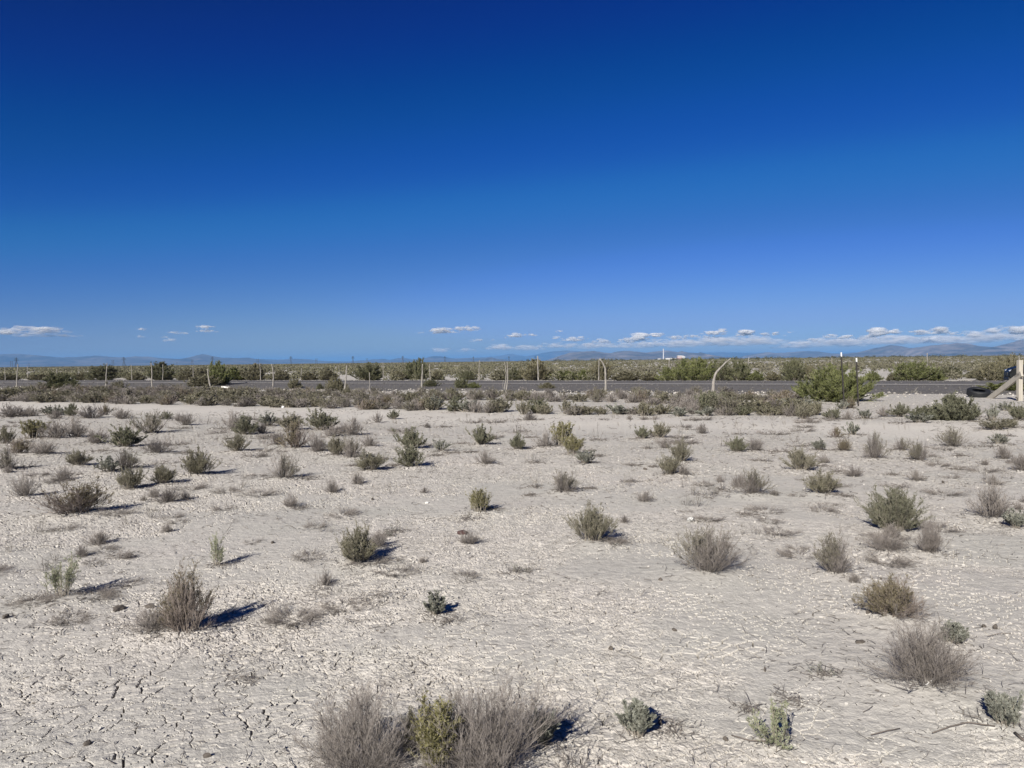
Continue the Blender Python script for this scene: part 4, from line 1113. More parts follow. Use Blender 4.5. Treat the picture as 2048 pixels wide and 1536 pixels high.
# ------------------------------------------------------------------ every shrub one can tell apart on the open clay:
# x, y of its foot, width, height in the photograph's pixels, kind, label
SHRUB_TABLE = [
    (722, 1562, 236, 158, 'dry', "wide grey twiggy shrub at the bottom edge, left of the yellow green one"),
    (968, 1558, 276, 170, 'dry', "biggest grey twiggy shrub at the bottom edge, right of the yellow green one"),
    (872, 1572, 92, 140, 'yel', "yellow green shrub between the two big grey ones at the bottom edge"),
    (828, 1520, 60, 70, 'mix', "small half green shrub squeezed behind the yellow green one at the bottom"),
    (1090, 1502, 64, 62, 'grey', "dark grey green leafy plant at the right end of the big bottom shrubs"),
    (1100, 1460, 50, 46, 'bare', "bare twigs leaning over the dark grey green plant at the bottom"),
    (1150, 1545, 80, 50, 'bare', "reddish bare twigs at the bottom edge right of the big shrubs"),
    (1275, 1474, 54, 66, 'grey', "upright grey green plant alone near the bottom centre"),
    (1350, 1466, 50, 26, 'bare', "flat dead twigs right of the upright grey green plant"),
    (1550, 1492, 96, 84, 'pale', "pale green plant with dark drooping twigs near the bottom right"),
    (1640, 1352, 50, 24, 'tuft', "small grey tuft left of the biggest shrub on the right"),
    (1850, 1372, 196, 112, 'dry', "biggest grey fan shaped shrub on the lower right"),
    (1908, 1290, 56, 38, 'grey', "small grey green plant behind the biggest shrub on the lower right"),
    (2010, 1454, 72, 54, 'grey', "grey green plant near the lower right corner"),
    (1588, 1406, 50, 24, 'bare', "thin bare twigs above the pale green plant"),
    (1500, 1420, 36, 18, 'bare', "flat bare twigs between the two leafy bottom plants"),
    (1785, 1238, 138, 66, 'brown', "low wide yellowish brown shrub on the right, above the biggest one"),
    (1670, 1150, 86, 74, 'mix', "rounded grey green shrub with upright tips, right of the big half dry one"),
    (1415, 1148, 128, 84, 'mix', "large shrub, green on its left and dry on its right, right of the centre"),
    (1185, 1084, 84, 62, 'olive', "olive shrub with a tall spray, right of the centre"),
    (1230, 1086, 60, 18, 'prost', "flat dead twigs at the right foot of the olive shrub with a tall spray"),
    (1790, 1062, 102, 76, 'green', "bushy green shrub with grey twigs beneath, on the right"),
    (1770, 1100, 92, 32, 'dry', "low grey twigs below the bushy green shrub on the right"),
    (1862, 1104, 56, 58, 'dry', "thin grey upright twigs right below the bushy green shrub"),
    (1805, 1129, 50, 22, 'bare', "small spread of bare twigs under the grey ones on the right"),
    (1985, 1033, 90, 62, 'dry', "pinkish grey twiggy shrub near the right edge"),
    (2030, 1053, 38, 34, 'grey', "small grey green plant below the pinkish grey shrub at the right edge"),
    (372, 1268, 112, 112, 'brown', "tall reddish olive shrub casting the darkest shadow, lower left"),
    (310, 1268, 90, 44, 'dry', "sprawling dry twigs at the left foot of the tall reddish shrub"),
    (125, 1196, 76, 72, 'pale', "pale green open branched shrub at the left"),
    (66, 1206, 90, 30, 'prost', "reddish flat dead shrub left of the pale green one"),
    (190, 1192, 110, 22, 'prost', "flat dead twigs right of the pale green shrub"),
    (142, 1236, 100, 20, 'prost', "thin flat dead twigs below the pale green shrub"),
    (585, 1238, 140, 50, 'prost', "tangled grey dead shrub in the shadow right of the tall reddish shrub"),
    (690, 1215, 100, 18, 'prost', "flat dark twig litter right of the tangled dead shrub"),
    (433, 1130, 34, 58, 'pale', "thin pale green plant above the tall reddish shrub"),
    (238, 1110, 40, 22, 'bare', "small bare twigs left of the thin pale green plant"),
    (640, 1180, 60, 62, 'bare', "bare twigs with long thin shadows, right of the thin pale plant"),
    (756, 1196, 56, 44, 'bare', "small bare branched plant left of the short grey green spray"),
    (872, 1232, 38, 42, 'grey', "short grey green spray with finger like shadows, lower centre"),
    (480, 1358, 46, 22, 'bare', "low reddish twigs on the cracked clay below the tall reddish shrub"),
    (893, 1247, 30, 12, 'bare', "tiny brown twigs under the short grey green spray"),
    (714, 1128, 82, 62, 'olive', "olive shrub with twiggy skirt, left of the centre"),
    (740, 1130, 90, 16, 'prost', "dead twig skirt of the olive shrub left of the centre"),
    (792, 1062, 28, 20, 'tuft', "small grey green tuft above the olive skirted shrub"),
    (772, 1072, 24, 14, 'tuft', "tiny tuft at the lower left of the small grey green tuft"),
    (1035, 1144, 40, 20, 'tuft', "small dark tuft alone in the centre clay"),
    (958, 1022, 46, 40, 'yel', "yellow green plant near the middle of the clay"),
    (932, 1036, 40, 18, 'tuft', "dry tuft at the left foot of the yellow green middle plant"),
    (985, 1018, 30, 12, 'tuft', "short grey twigs right of the yellow green middle plant"),
    (602, 1014, 30, 14, 'tuft', "flat grey tuft between the left shrubs and the middle plant"),
    (150, 1028, 106, 54, 'brown', "wide dark reddish brown shrub at the left"),
    (1127, 983, 60, 36, 'mix', "dark grey shrub alone in the middle clay"),
    (1072, 972, 30, 24, 'tuft', "small spiky tuft left of the dark grey middle shrub"),
    (1060, 988, 20, 12, 'tuft', "tiny tuft below the small spiky one"),
    (1178, 976, 14, 20, 'tuft', "thin green sprout right of the dark grey middle shrub"),
    (1505, 990, 64, 42, 'mix', "olive shrub, dry on its left, in the right half of the clay"),
    (1417, 990, 40, 32, 'tuft', "sparse grey plant left of the olive and dry one"),
    (1446, 980, 34, 38, 'bare', "upright bare twigs between the sparse grey plant and the olive one"),
    (1645, 988, 58, 38, 'olive', "half round olive shrub with twigs at its right foot"),
    (1680, 992, 34, 12, 'prost', "low twigs at the right foot of the half round olive shrub"),
    (1498, 1030, 26, 20, 'bare', "small bare sprout below the olive and dry shrub"),
    (50, 992, 42, 42, 'dry', "dry upright shrub above the wide dark reddish one"),
    (259, 977, 48, 38, 'olive', "small olive shrub behind the wide reddish one, left"),
    (325, 968, 48, 32, 'olive', "pale olive shrub right of the small olive one, left"),
    (335, 1003, 46, 28, 'dry', "grey dry shrub directly below the pale olive one"),
    (395, 950, 54, 44, 'olive', "neat rounded olive shrub with a dark shadow, left"),
    (568, 956, 50, 44, 'mix', "upright olive shrub with dry twigs on its right, left of centre"),
    (610, 956, 34, 14, 'tuft', "low green sprigs right of the upright olive shrub"),
    (512, 952, 60, 10, 'prost', "flat dead litter between the neat rounded shrub and the upright olive one"),
    (158, 930, 40, 26, 'olive', "small pale olive shrub in the upper left group"),
    (218, 946, 46, 28, 'grey', "pale grey green shrub in the upper left group"),
    (252, 938, 52, 34, 'mix', "grey and olive shrub behind the pale grey green one"),
    (322, 926, 46, 14, 'bare', "low bare twigs right of the grey and olive shrub"),
    (14, 940, 40, 38, 'mix', "brownish olive shrub at the left edge, nearest of three there"),
    (36, 910, 44, 26, 'brown', "brown shrub above the brownish olive one at the left edge"),
    (88, 910, 48, 26, 'dry', "dry grey shrub in the hollow right of the brown one"),
    (52, 934, 36, 16, 'tuft', "thin dry plants right of the edge shrub"),
    (130, 948, 36, 22, 'bare', "bare reddish twigs left of the pale grey green shrub"),
    (10, 887, 28, 28, 'olive', "olive shrub at the left edge, middle one"),
    (66, 877, 46, 32, 'yel', "yellowish shrub joined to the long grey thicket on the left"),
    (110, 877, 50, 34, 'dry', "left half of the long grey thicket on the left"),
    (150, 874, 48, 34, 'dry', "right half of the long grey thicket on the left"),
    (194, 885, 50, 26, 'dry', "low grey shrub right of the long grey thicket"),
    (253, 892, 52, 34, 'green', "dark green shrub with dry top, upper left"),
    (312, 906, 56, 26, 'dry', "reddish dry shrub right of the dark green one"),
    (350, 888, 50, 18, 'prost', "flat grey twigs right of the reddish dry shrub's top"),
    (372, 905, 30, 14, 'prost', "thin flat twigs casting a long low shadow, upper left"),
    (205, 900, 40, 12, 'tuft', "low dry sprigs between the thicket and the pale olive shrub"),
    (300, 866, 58, 38, 'mix', "grey shrub with an olive middle, largest of the upper left row"),
    (332, 839, 22, 14, 'green', "small bright green plant behind the olive middled shrub"),
    (371, 851, 32, 22, 'dry', "tidy grey shrub right of the olive middled one"),
    (413, 848, 28, 18, 'bare', "sparse bare shrub right of the tidy grey one"),
    (438, 856, 30, 12, 'tuft', "low dark sprigs right of the sparse bare shrub"),
    (26, 835, 66, 24, 'dry', "wide grey shrub at the left edge in the row behind"),
    (60, 834, 40, 20, 'dry', "grey shrub second in the row behind, left"),
    (98, 830, 30, 16, 'grey', "pale shrub third in the row behind, left"),
    (120, 831, 34, 16, 'grey', "grey green shrub fourth in the row behind, left"),
    (143, 833, 22, 22, 'green', "small dark rounded shrub in the row behind, left"),
    (182, 838, 56, 24, 'dry', "wide grey shrub right of the small dark rounded one"),
    (208, 832, 26, 20, 'brown', "brownish shrub end of the wide grey one, row behind"),
    (245, 838, 40, 20, 'dry', "low grey shrub, last in the left row behind"),
    (231, 820, 14, 10, 'tuft', "tiny sprig on the pale track, left"),
    (468, 860, 40, 34, 'dry', "thin grey shrub behind a green one, left of centre row"),
    (491, 869, 46, 32, 'green', "green shrub with splayed foot, left of centre row"),
    (535, 852, 34, 22, 'grey', "spiky dark grey plant on the pale track edge"),
    (455, 876, 20, 12, 'tuft', "tiny tuft under the splayed green shrub"),
    (475, 904, 38, 30, 'olive', "spiky dark olive plant in the open left of centre"),
    (535, 902, 32, 26, 'bare', "reddish sparse plant right of the spiky dark olive one"),
    (580, 860, 46, 28, 'olive', "grey olive shrub left of the green mound shrub"),
    (643, 860, 52, 34, 'green', "green mounded shrub by the pale track"),
    (592, 897, 58, 46, 'brown', "tall brown olive shrub in the thick group left of centre"),
    (555, 890, 34, 24, 'dry', "dry grey shrub touching the tall brown olive one's left"),
    (636, 903, 40, 30, 'dry', "grey shrub right of the tall brown olive one"),
    (674, 910, 38, 32, 'olive', "olive shrub in the thick group, right of the grey one"),
    (702, 915, 42, 36, 'mix', "olive and dry shrub at the right end of the thick group"),
    (665, 875, 40, 24, 'dry', "low dry shrub behind the thick group"),
    (708, 870, 40, 30, 'dry', "silvery dry shrub right behind the thick group"),
    (685, 868, 30, 18, 'dry', "grey twigs left of the silvery dry shrub"),
    (705, 842, 24, 16, 'tuft', "small dry shrub alone by the pale track, left of centre"),
    (732, 847, 14, 10, 'tuft', "tiny sprout right of the small dry shrub by the track"),
    (755, 844, 20, 20, 'dry', "narrow upright shrub on the pale track left of centre"),
    (787, 838, 24, 15, 'green', "small green shrub on the pale track left of centre"),
    (457, 829, 14, 11, 'tuft', "tiny dark sprig on the pale track, left"),
    (738, 892, 30, 20, 'dry', "low grey fan shrub right of the thick group"),
    (740, 942, 54, 32, 'olive', "broad olive shrub with shadow, before the twin green pair"),
    (768, 918, 26, 22, 'tuft', "yellowish spindly plant above the broad olive shrub"),
    (708, 930, 18, 12, 'tuft', "tiny plant left of the broad olive shrub"),
    (790, 930, 18, 10, 'tuft', "tiny green tuft left of the twin green pair's nearer shrub"),
    (820, 898, 46, 36, 'green', "farther shrub of the green pair standing one before the other"),
    (820, 934, 44, 40, 'green', "nearer shrub of the green pair, round with a dark shadow"),
    (882, 903, 28, 20, 'grey', "splayed grey sprout right of the green pair"),
    (868, 912, 18, 14, 'tuft', "small grey twig cluster between green pair and splayed sprout"),
    (905, 906, 26, 12, 'tuft', "flat grey twigs right of the splayed sprout"),
    (889, 853, 20, 12, 'tuft', "dark little shrub on the pale track, centre"),
    (962, 890, 42, 32, 'green', "fan shaped green shrub with a thin shadow, centre"),
    (922, 886, 18, 10, 'bare', "faint sprout left of the fan shaped green shrub"),
    (970, 928, 34, 26, 'dry', "olive grey fan shrub below the fan shaped green one"),
    (942, 905, 14, 10, 'tuft', "tiny twigs left above the olive grey fan shrub"),
    (1035, 900, 34, 28, 'green', "compact dark green shrub right of the centre fan"),
    (1032, 863, 36, 24, 'bare', "silver bare fan shrub on the pale track, centre"),
    (1060, 873, 20, 18, 'bare', "thin twigs left of the yellowish group"),
    (1092, 896, 40, 30, 'dry', "grey twiggy shrub at the left of the yellowish group"),
    (1122, 893, 42, 42, 'yel', "ochre green shrub with tall sprays, right of centre"),
    (1148, 912, 44, 34, 'yel', "yellowish shrub before the ochre one"),
    (1172, 931, 38, 24, 'grey', "dark grey green plant at the foot of the yellowish shrub"),
    (1068, 926, 28, 18, 'tuft', "spiky green tuft left below the yellowish group"),
    (1196, 880, 26, 34, 'bare', "tall reddish bare sprays right of the yellowish group"),
    (1182, 902, 16, 10, 'tuft', "small tuft right of the yellowish shrub"),
    (1197, 914, 18, 12, 'tuft', "grey sprig right of the dark grey green plant"),
    (1284, 878, 24, 22, 'green', "small dark shrub left of a wider twin, right of centre"),
    (1320, 877, 38, 26, 'olive', "wider dark shrub of a pair, right of centre"),
    (1295, 896, 18, 14, 'tuft', "small sprout below the dark pair"),
    (1360, 927, 36, 38, 'olive', "grey olive shrub behind its lower twin"),
    (1340, 952, 38, 34, 'olive', "lower twin of the grey olive shrubs"),
    (1366, 952, 26, 18, 'dry', "dry twigs right of the lower grey olive twin"),
    (1262, 962, 14, 16, 'bare', "thin stick like sprout in the middle right clay"),
    (1270, 932, 20, 9, 'tuft', "tiny sprigs in the middle right clay"),
    (1310, 935, 16, 10, 'tuft', "tiny sprig left of the grey olive twins"),
    (1473, 904, 34, 24, 'green', "dark green half of a joined pair, right"),
    (1508, 902, 34, 22, 'dry', "dry half of the joined pair, right"),
    (1480, 868, 28, 20, 'bare', "silver bare twigs on the track, right"),
    (1560, 903, 26, 16, 'bare', "faint bare shrub right of the joined pair"),
    (1600, 941, 54, 36, 'olive', "olive shrub with an airy right side, above the half round one"),
    (1522, 923, 20, 14, 'tuft', "small dark tuft left of the airy olive shrub"),
    (1640, 902, 30, 20, 'grey', "sprawling grey shrub in the right group"),
    (1686, 903, 28, 22, 'brown', "dark reddish round shrub in the right group"),
    (1672, 877, 26, 18, 'brown', "small brown spiky shrub behind the dark reddish one"),
    (1705, 872, 28, 22, 'grey', "light green spiky shrub behind the right group"),
    (1600, 892, 20, 12, 'bare', "faint twigs between the joined pair and the right group"),
    (1642, 932, 16, 14, 'bare', "thin bare sprig right of the airy olive shrub"),
    (1682, 944, 36, 22, 'bare', "sparse upright twigs above the half round olive shrub"),
    (1748, 919, 46, 46, 'mix', "tall olive shrub with upright top, right"),
    (1838, 922, 40, 34, 'mix', "dark rounded shrub with a spire, right"),
    (1802, 902, 28, 22, 'mix', "small olive shrub between the tall one and the dark one"),
    (1905, 896, 54, 34, 'mix', "wide olive shrub with dry rim, right"),
    (1972, 893, 28, 18, 'tuft', "thin green sprout right of the wide olive shrub"),
    (1998, 889, 36, 18, 'grey', "low splayed grey shrub near the right edge"),
    (2042, 943, 38, 32, 'dry', "dark dry shrub cut by the right edge"),
    (1920, 913, 14, 9, 'tuft', "tiny tuft below the wide olive shrub"),
    (1785, 950, 12, 14, 'tuft', "small dark sprout on the right clay, upper of several"),
    (1912, 938, 12, 12, 'tuft', "tiny sprig right of the dark rounded shrub with a spire"),
    (1608, 838, 36, 22, 'olive', "rounded olive shrub standing alone left of the metal stakes"),
    (1665, 838, 30, 17, 'green', "low green shrub left of the metal stakes"),
    (1696, 840, 22, 18, 'dry', "dry reddish plant below the metal stakes"),
    (1730, 837, 26, 16, 'grey', "pale green shrub right below the metal stakes"),
    (1700, 815, 26, 20, 'brown', "ochre brown shrub between the feet of the two metal stakes"),
    (1684, 817, 20, 16, 'grey', "small grey green plant at the foot of the left metal stake"),
    (1612, 817, 44, 20, 'grey', "low grey shrub at the left foot of the large round bush"),
    (1570, 818, 40, 18, 'grey', "long low grey mat left of the large round bush"),
    (1768, 833, 26, 16, 'dry', "grey dry shrub left of the dark low pair"),
    (1802, 834, 42, 20, 'green', "dark low shrub left of the dome shaped bush"),
    (1800, 848, 26, 11, 'tuft', "small spiky plant under the dark low shrub"),
    (1838, 849, 40, 16, 'grey', "pale low shrub at the front left of the dome shaped bush"),
    (1950, 837, 30, 20, 'grey', "pale rounded shrub right of the dome shaped bush"),
    (1984, 843, 26, 26, 'grey', "spiky tall grey plant right of the pale rounded shrub"),
    (2010, 821, 26, 16, 'grey', "small grey green shrub below the brace post"),
    (2036, 844, 34, 26, 'green', "dark green shrub at the right edge below the brace post"),
    (1992, 861, 50, 18, 'olive', "wide low yellowish shrub near the right edge"),
    (2020, 858, 30, 14, 'olive', "low yellowish shrub joined to the wide one at the right edge"),
    (1952, 846, 12, 9, 'tuft', "tiny sprout under the pale rounded shrub"),
    (2018, 872, 14, 9, 'tuft', "tiny sprout below the wide low yellowish shrub"),
]
# ------------------------------------------------------------------ solid things
class MB:
    """boxes, tubes and lathes gathered into one mesh"""
    def __init__(s): s.v, s.f = [], []
    def add(s, vs, fs):
        n = len(s.v); s.v += [tuple(map(float, p)) for p in vs]; s.f += [tuple(i + n for i in f) for f in fs]
    def box(s, c, d, rot=None, bev=0.0):
        import itertools
        x, y, z = d[0] / 2, d[1] / 2, d[2] / 2
        vs = [Vector((sx * x, sy * y, sz * z)) for sz in (-1, 1) for sy in (-1, 1) for sx in (-1, 1)]
        if rot is not None: vs = [rot @ v for v in vs]
        s.add([v + Vector(c) for v in vs], [(0, 2, 3, 1), (4, 5, 7, 6), (0, 1, 5, 4), (2, 6, 7, 3), (0, 4, 6, 2), (1, 3, 7, 5)])
    def tube(s, pts, rads, n=8, sq=(1, 1)):
        pts = [Vector(p) for p in pts]; rings = []
        for i, p in enumerate(pts):
            d = (pts[min(i + 1, len(pts) - 1)] - pts[max(i - 1, 0)]).normalized()
            ref = Vector((0, 1, 0)) if abs(d.y) < 0.9 else Vector((1, 0, 0))
            u = d.cross(ref).normalized(); w = d.cross(u)
            r = rads[i] if hasattr(rads, '__len__') else rads
            rings.append([p + (u * math.cos(2 * math.pi * k / n) * sq[0] + w * math.sin(2 * math.pi * k / n) * sq[1]) * r for k in range(n)])
        vs = [v for r in rings for v in r]; fs = []
        for i in range(len(rings) - 1):
            for k in range(n):
                a, b = i * n + k, i * n + (k + 1) % n
                fs.append((a, b, b + n, a + n))
        fs.append(tuple(range(n))[::-1]); fs.append(tuple((len(rings) - 1) * n + k for k in range(n)))
        s.add(vs, fs)
    def lathe(s, prof, n=32, rot=None, c=(0, 0, 0), closed=False):
        vs, fs = [], []
        for (r, z) in prof:
            for k in range(n):
                a = 2 * math.pi * k / n
                v = Vector((r * math.cos(a), r * math.sin(a), z))
                if rot is not None: v = rot @ v
                vs.append(v + Vector(c))
        m = len(prof)
        for i in range(m if closed else m - 1):
            for k in range(n):
                a, b = i * n + k, i * n + (k + 1) % n
                i2 = ((i + 1) % m) * n
                fs.append((a, b, i2 + (k + 1) % n, i2 + k))
        s.add(vs, fs)
    def build(s, name, mat, parent=None, smooth=False, bevel=0.0):
        me = bpy.data.meshes.new(name); me.from_pydata(s.v, [], s.f); me.materials.append(mat)
        if smooth:
            for p in me.polygons: p.use_smooth = True
        import bmesh
        bm = bmesh.new(); bm.from_mesh(me); bmesh.ops.recalc_face_normals(bm, faces=bm.faces); bm.to_mesh(me); bm.free()
        o = link(bpy.data.objects.new(name, me), parent)
        if bevel:
            b = o.modifiers.new("bevel", 'BEVEL'); b.width = bevel; b.segments = 2
        return o

def wood_post(path, r0, r1, seed, mat, label, group, root_z=0.0, knot=0.25):
    """path: pixel points from the foot to the top, all at the distance of the foot"""
    foot = ground_at(*path[0]); rg = np.random.default_rng(seed)
    s0 = float(road_s(foot.x, foot.y)); 
    base = Vector((foot.x, foot.y, float(base_h(np.array([foot.x]), np.array([foot.y]))[0])))
    ctrl = []
    for (a, b) in path:
        d = ray(a, b); t = foot.y / d.y
        ctrl.append(Vector((d.x * t, foot.y, CAM_H + d.z * t)))
    ctrl[0].z = base.z
    pts, rad = [], []
    n = 16
    L = [0]
    for i in range(1, len(ctrl)): L.append(L[-1] + (ctrl[i] - ctrl[i - 1]).length)
    pts.append(Vector((0, 0, -0.25))); rad.append(r0)
    off = rg.normal(0, 1, (n + 1, 3)).cumsum(0) * 0.007
    for k in range(n + 1):
        t = k / n * L[-1]
        i = max(j for j in range(len(L)) if L[j] <= t + 1e-6); i = min(i, len(ctrl) - 2)
        f = (t - L[i]) / (L[i + 1] - L[i])
        p = ctrl[i].lerp(ctrl[i + 1], f)
        pts.append(p - base + Vector((off[k][0], off[k][1], 0)))
        rad.append((r0 + (r1 - r0) * k / n) * (1 + knot * (rg.random() - 0.4)))
    mb = MB(); mb.tube(pts, [q_ * (0.58 if group == 'crooked posts of the near fence' else 0.50) for q_ in rad], 9, (1.0, 0.9))
    o = mb.build("wooden_fence_post", mat, None, smooth=True)
    o.location = base
    return tag(o, label, "fence post", group)

def build_fences():
    grey = plain("weathered_wood", (0.21, 0.195, 0.175), 0.85, 0.35, 30, stretch=(1, 1, 0.12), b=0.8, bd=0.006)
    pale = plain("bleached_wood", (0.225, 0.208, 0.185), 0.85, 0.42, 30, stretch=(1, 1, 0.12), b=0.8, bd=0.006)
    NG, FG = "crooked posts of the near fence", "posts of the fence beyond the road"
    near = [
        ([(34, 777), (34.5, 745), (35.7, 728)], .085, .050, grey, "weathered post of the near fence, leftmost"),
        ([(117, 777), (116, 755), (115, 738)], .075, .045, grey, "short weathered post of the near fence amid the leftmost roadside bush"),
        ([(212, 775), (211.5, 750), (213, 735), (213.5, 726)], .080, .040, pale, "post of the near fence with a slender tip, left of the pointed bush"),
        ([(304.5, 779), (304.5, 750), (304, 735), (303, 726)], .085, .035, pale, "post of the near fence with a hooked tip beside the pointed bush"),
        ([(421.5, 783), (420, 770), (417, 755), (415.5, 738)], .100, .050, pale, "crooked post bent to the left beside the tall olive bush"),
        ([(545.5, 776), (547, 755), (545.5, 738), (543, 728)], .100, .050, grey, "grey post bent at its top, middle left"),
        ([(689, 784), (691, 770), (692, 755), (693, 731)], .095, .055, grey, "crooked post leaning out of the reddish olive bush"),
        ([(843.5, 779), (842.5, 745), (842.5, 728)], .095, .050, pale, "straight pale knotted post before the tall dark green bush"),
        ([(1012, 783), (1015, 760), (1015, 740), (1014, 724)], .070, .035, grey, "right pole of the crossed pair in the near fence"),
        ([(1009, 781), (1013, 762), (1012, 740), (1010, 724.5)], .060, .030, grey, "left pole of the crossed pair in the near fence"),
        ([(1211, 789), (1211.5, 760), (1211, 736), (1207, 726), (1199.5, 717)], .105, .050, pale, "tall pale post with its top bent left, centre"),
        ([(1425, 789), (1426, 762), (1429, 750), (1434.5, 741), (1447, 728), (1459.5, 716.5)], .135, .035, pale, "post bent far over to the right, with a thick foot"),
    ]
    for k, (path, r0, r1, mat, lab) in enumerate(near):
        wood_post(path, r0, r1, 300 + k, mat, lab, NG)
    far = [(10.7, 761.5, 735, .09, grey), (55.4, 760.5, 733, .10, pale), (103, 756, 737, .06, grey), (156, 758, 735, .07, grey), (264, 760.5, 730, .08, pale), (325, 760.5, 729, .08, grey),
           (386.6, 760.5, 731, .08, grey), (521, 760.5, 727, .09, grey), (601, 760.5, 736, .09, grey), (678, 759.5, 730, .07, grey), (766.5, 760, 725, .08, grey), (860.5, 761, 727.7, .07, pale),
           (959, 760.5, 720.5, .085, pale), (1077, 761.5, 712, .115, pale), (1197, 761.5, 718.4, .085, pale), (1338, 760.5, 718.5, .095, pale), (1495, 759.5, 715, .095, pale),
           (1663.5, 761, 715, .07, pale), (1853, 761, 706.5, .085, pale), (2038.6, 761, 711.5, .095, pale)]
    labs = ["first post from the left in the fence beyond the road", "second post from the left beyond the road, on pale ground", "third post from the left beyond the road, thin and dark",
            "fourth post from the left beyond the road, by a brown bush", "far post between the dark green bush and the pointed bush", "far post standing inside the pointed dark green bush",
            "far post right of the pointed dark green bush", "dark topped far post in the khaki clump, left", "short far post with a bright foot, middle left", "thin far post left of the leaning near post",
            "far post right of the short pale stake", "far post right of the straight pale near post", "far post alone left of the crossed pole pair", "thickest far post, before the broad khaki bush",
            "far post right beside the tall pale bent post", "far post below the plant building, at the thicket's left end", "leaning far post right of the thicket",
            "far post behind the large round bush", "white far post with a pointed tip, right", "far post rising behind the square brace post"]
    for k, ((x, yb, yt, r, mat), lab) in enumerate(zip(far, labs)):
        rg = np.random.default_rng(700 + k); sw = rg.normal(0, 1.2); tp = rg.normal(0, 0.7)
        if k == 16: path = [(1493, yb), (1494, 740), (1497, yt)]
        else: path = [(x, yb), (x + sw * 0.6, (yb + yt) / 2), (x + tp, yt)]
        wood_post(path, r, r * 0.62, 720 + k, mat, lab, FG, knot=0.35)
    # thin stakes
    for k, (x, yb, yt, r, lab) in enumerate([(739.4, 782, 745, .040, "thin pale stake right of the leaning near post"), (1005.5, 780, 760.5, .030, "short thin white stake beside the crossed pole pair"),
                                            (1301.5, 788, 780.6, .026, "tiny pale peg by the road edge, centre right")]):
        o = wood_post([(x, yb), (x, (yb + yt) / 2), (x - 0.3, yt)], r, r * 0.9, 800 + k, pale, lab, None, knot=0.1)
        o.name = "wooden_stake"; o["category"] = "stake"
    # metal stakes with white tips
    dark = plain("rusty_steel", (0.045, 0.040, 0.036), 0.6, 0.3, 40, metal=0.4)
    wht = plain("white_paint", (0.60, 0.60, 0.58), 0.6, 0.05, 20, b=0)
    for k, (xb, yb, xt, yt, lab) in enumerate([(1687.5, 808.5, 1681, 701.5, "left metal stake with a white tip before the large round bush"),
                                              (1716, 811.5, 1711.6, 713, "right metal stake with a white tip before the large round bush")]):
        f = ground_at(xb, yb); d = ray(xt, yt); top = Vector((d.x * f.y / d.y, f.y, CAM_H + d.z * f.y / d.y))
        root = empty("metal_stake", f); tag(root, lab, "fence stake", "metal stakes")
        v = top - f; Lh = v.length; q = v.to_track_quat('Z', 'Y').to_matrix()
        mb = MB(); a = Lh * 0.90
        mb.box(q @ Vector((0, 0, a / 2 - 0.12)), (0.036, 0.007, a + 0.24), q); mb.box(q @ Vector((0, 0.022, a / 2 - 0.12)), (0.008, 0.034, a + 0.24), q)
        for j in range(12): mb.box(q @ Vector((0, -0.010, 0.18 + j * a / 13)), (0.016, 0.012, 0.02), q)
        mb.build("shaft", dark, root)
        m2 = MB(); m2.box(q @ Vector((0, 0, a + Lh * 0.03)), (0.038, 0.009, Lh * 0.07), q); m2.box(q @ Vector((0, 0.023, a + Lh * 0.03)), (0.010, 0.035, Lh * 0.08), q)
        m2.build("white_tip", wht, root)
    # braced corner post
    wood = plain("sawn_timber", (0.37, 0.34, 0.285), 0.85, 0.16, 18, stretch=(1, 1, 0.10), b=0.6, bd=0.004)
    f = ground_at(2039, 803)
    root = empty("braced_post", f); tag(root, "square sawn timber post with a slanting brace plank, right edge", "fence post")
    m = f.y / F
    mb = MB(); mb.box((0, 0, 0.5 * 83 * m - 0.15), (8.2 * m, 0.14, 83 * m + 0.3)); mb.build("post", wood, root, bevel=0.006)
    ft = ground_at(1976, 797.5)
    a = ft - f; b = Vector((0 - 3 * m, 0.0, (803 - 749) * m)); a.z = -0.04; b.y = -0.13
    v = b - a; q = v.to_track_quat('Z', 'Y').to_matrix()
    mb = MB(); mb.box((a + b) / 2, (0.075, 0.19, v.length + 0.16), q); mb.build("brace", wood, root, bevel=0.005)
    mb = MB()
    for z in (0.92, 0.955): mb.lathe([(0.128, z - 0.006), (0.134, z), (0.128, z + 0.006), (0.122, z)], 24, closed=True)
    mb.build("wire_wrap", dark, root, smooth=True)
    # the small steel peg with a hook beside it
    g = ground_at(2034.3, 803.5)
    mb = MB(); mb.tube([(0, 0, -0.1), (0, 0, 0.14), (-0.03, 0, 0.155), (-0.06, 0, 0.15)], 0.014, 8)
    o = mb.build("steel_peg", dark, smooth=True); o.location = g; tag(o, "small dark steel peg at the foot of the square braced post", "peg")
    # wires of the two fences
    wire = plain("fence_wire", (0.22, 0.20, 0.18), 0.5, 0.1, 10, metal=0.5, b=0)
    def wires(feet, zs, label):
        G = Geo(); pts = [ground_at(*p) for p in feet]
        for z in zs:
            for a, b in zip(pts[:-1], pts[1:]):
                t = np.linspace(0, 1, 7)[:, None]; P = np.array(a)[None] * (1 - t) + np.array(b)[None] * t
                P[:, 2] = z - 0.06 * 4 * t[:, 0] * (1 - t[:, 0]); P[:, 1] -= 0.07
                G.tubes(P[:-1], P[1:], np.full(6, .0025), np.full(6, .0025), np.zeros(6))
        o = link(bpy.data.objects.new("fence_wire", G.mesh("fence_wire", wire))); tag(o, label, "wire")
    wires([p[0][0] for p in near if p[4].find('left pole') < 0] + [(1687.5, 808.5)], (0.45, 0.85, 1.22), "thin slack wires strung between the crooked near posts")
    wires([(p[0], p[1]) for p in far], (0.5, 0.9, 1.3), "thin wires strung between the posts beyond the road")

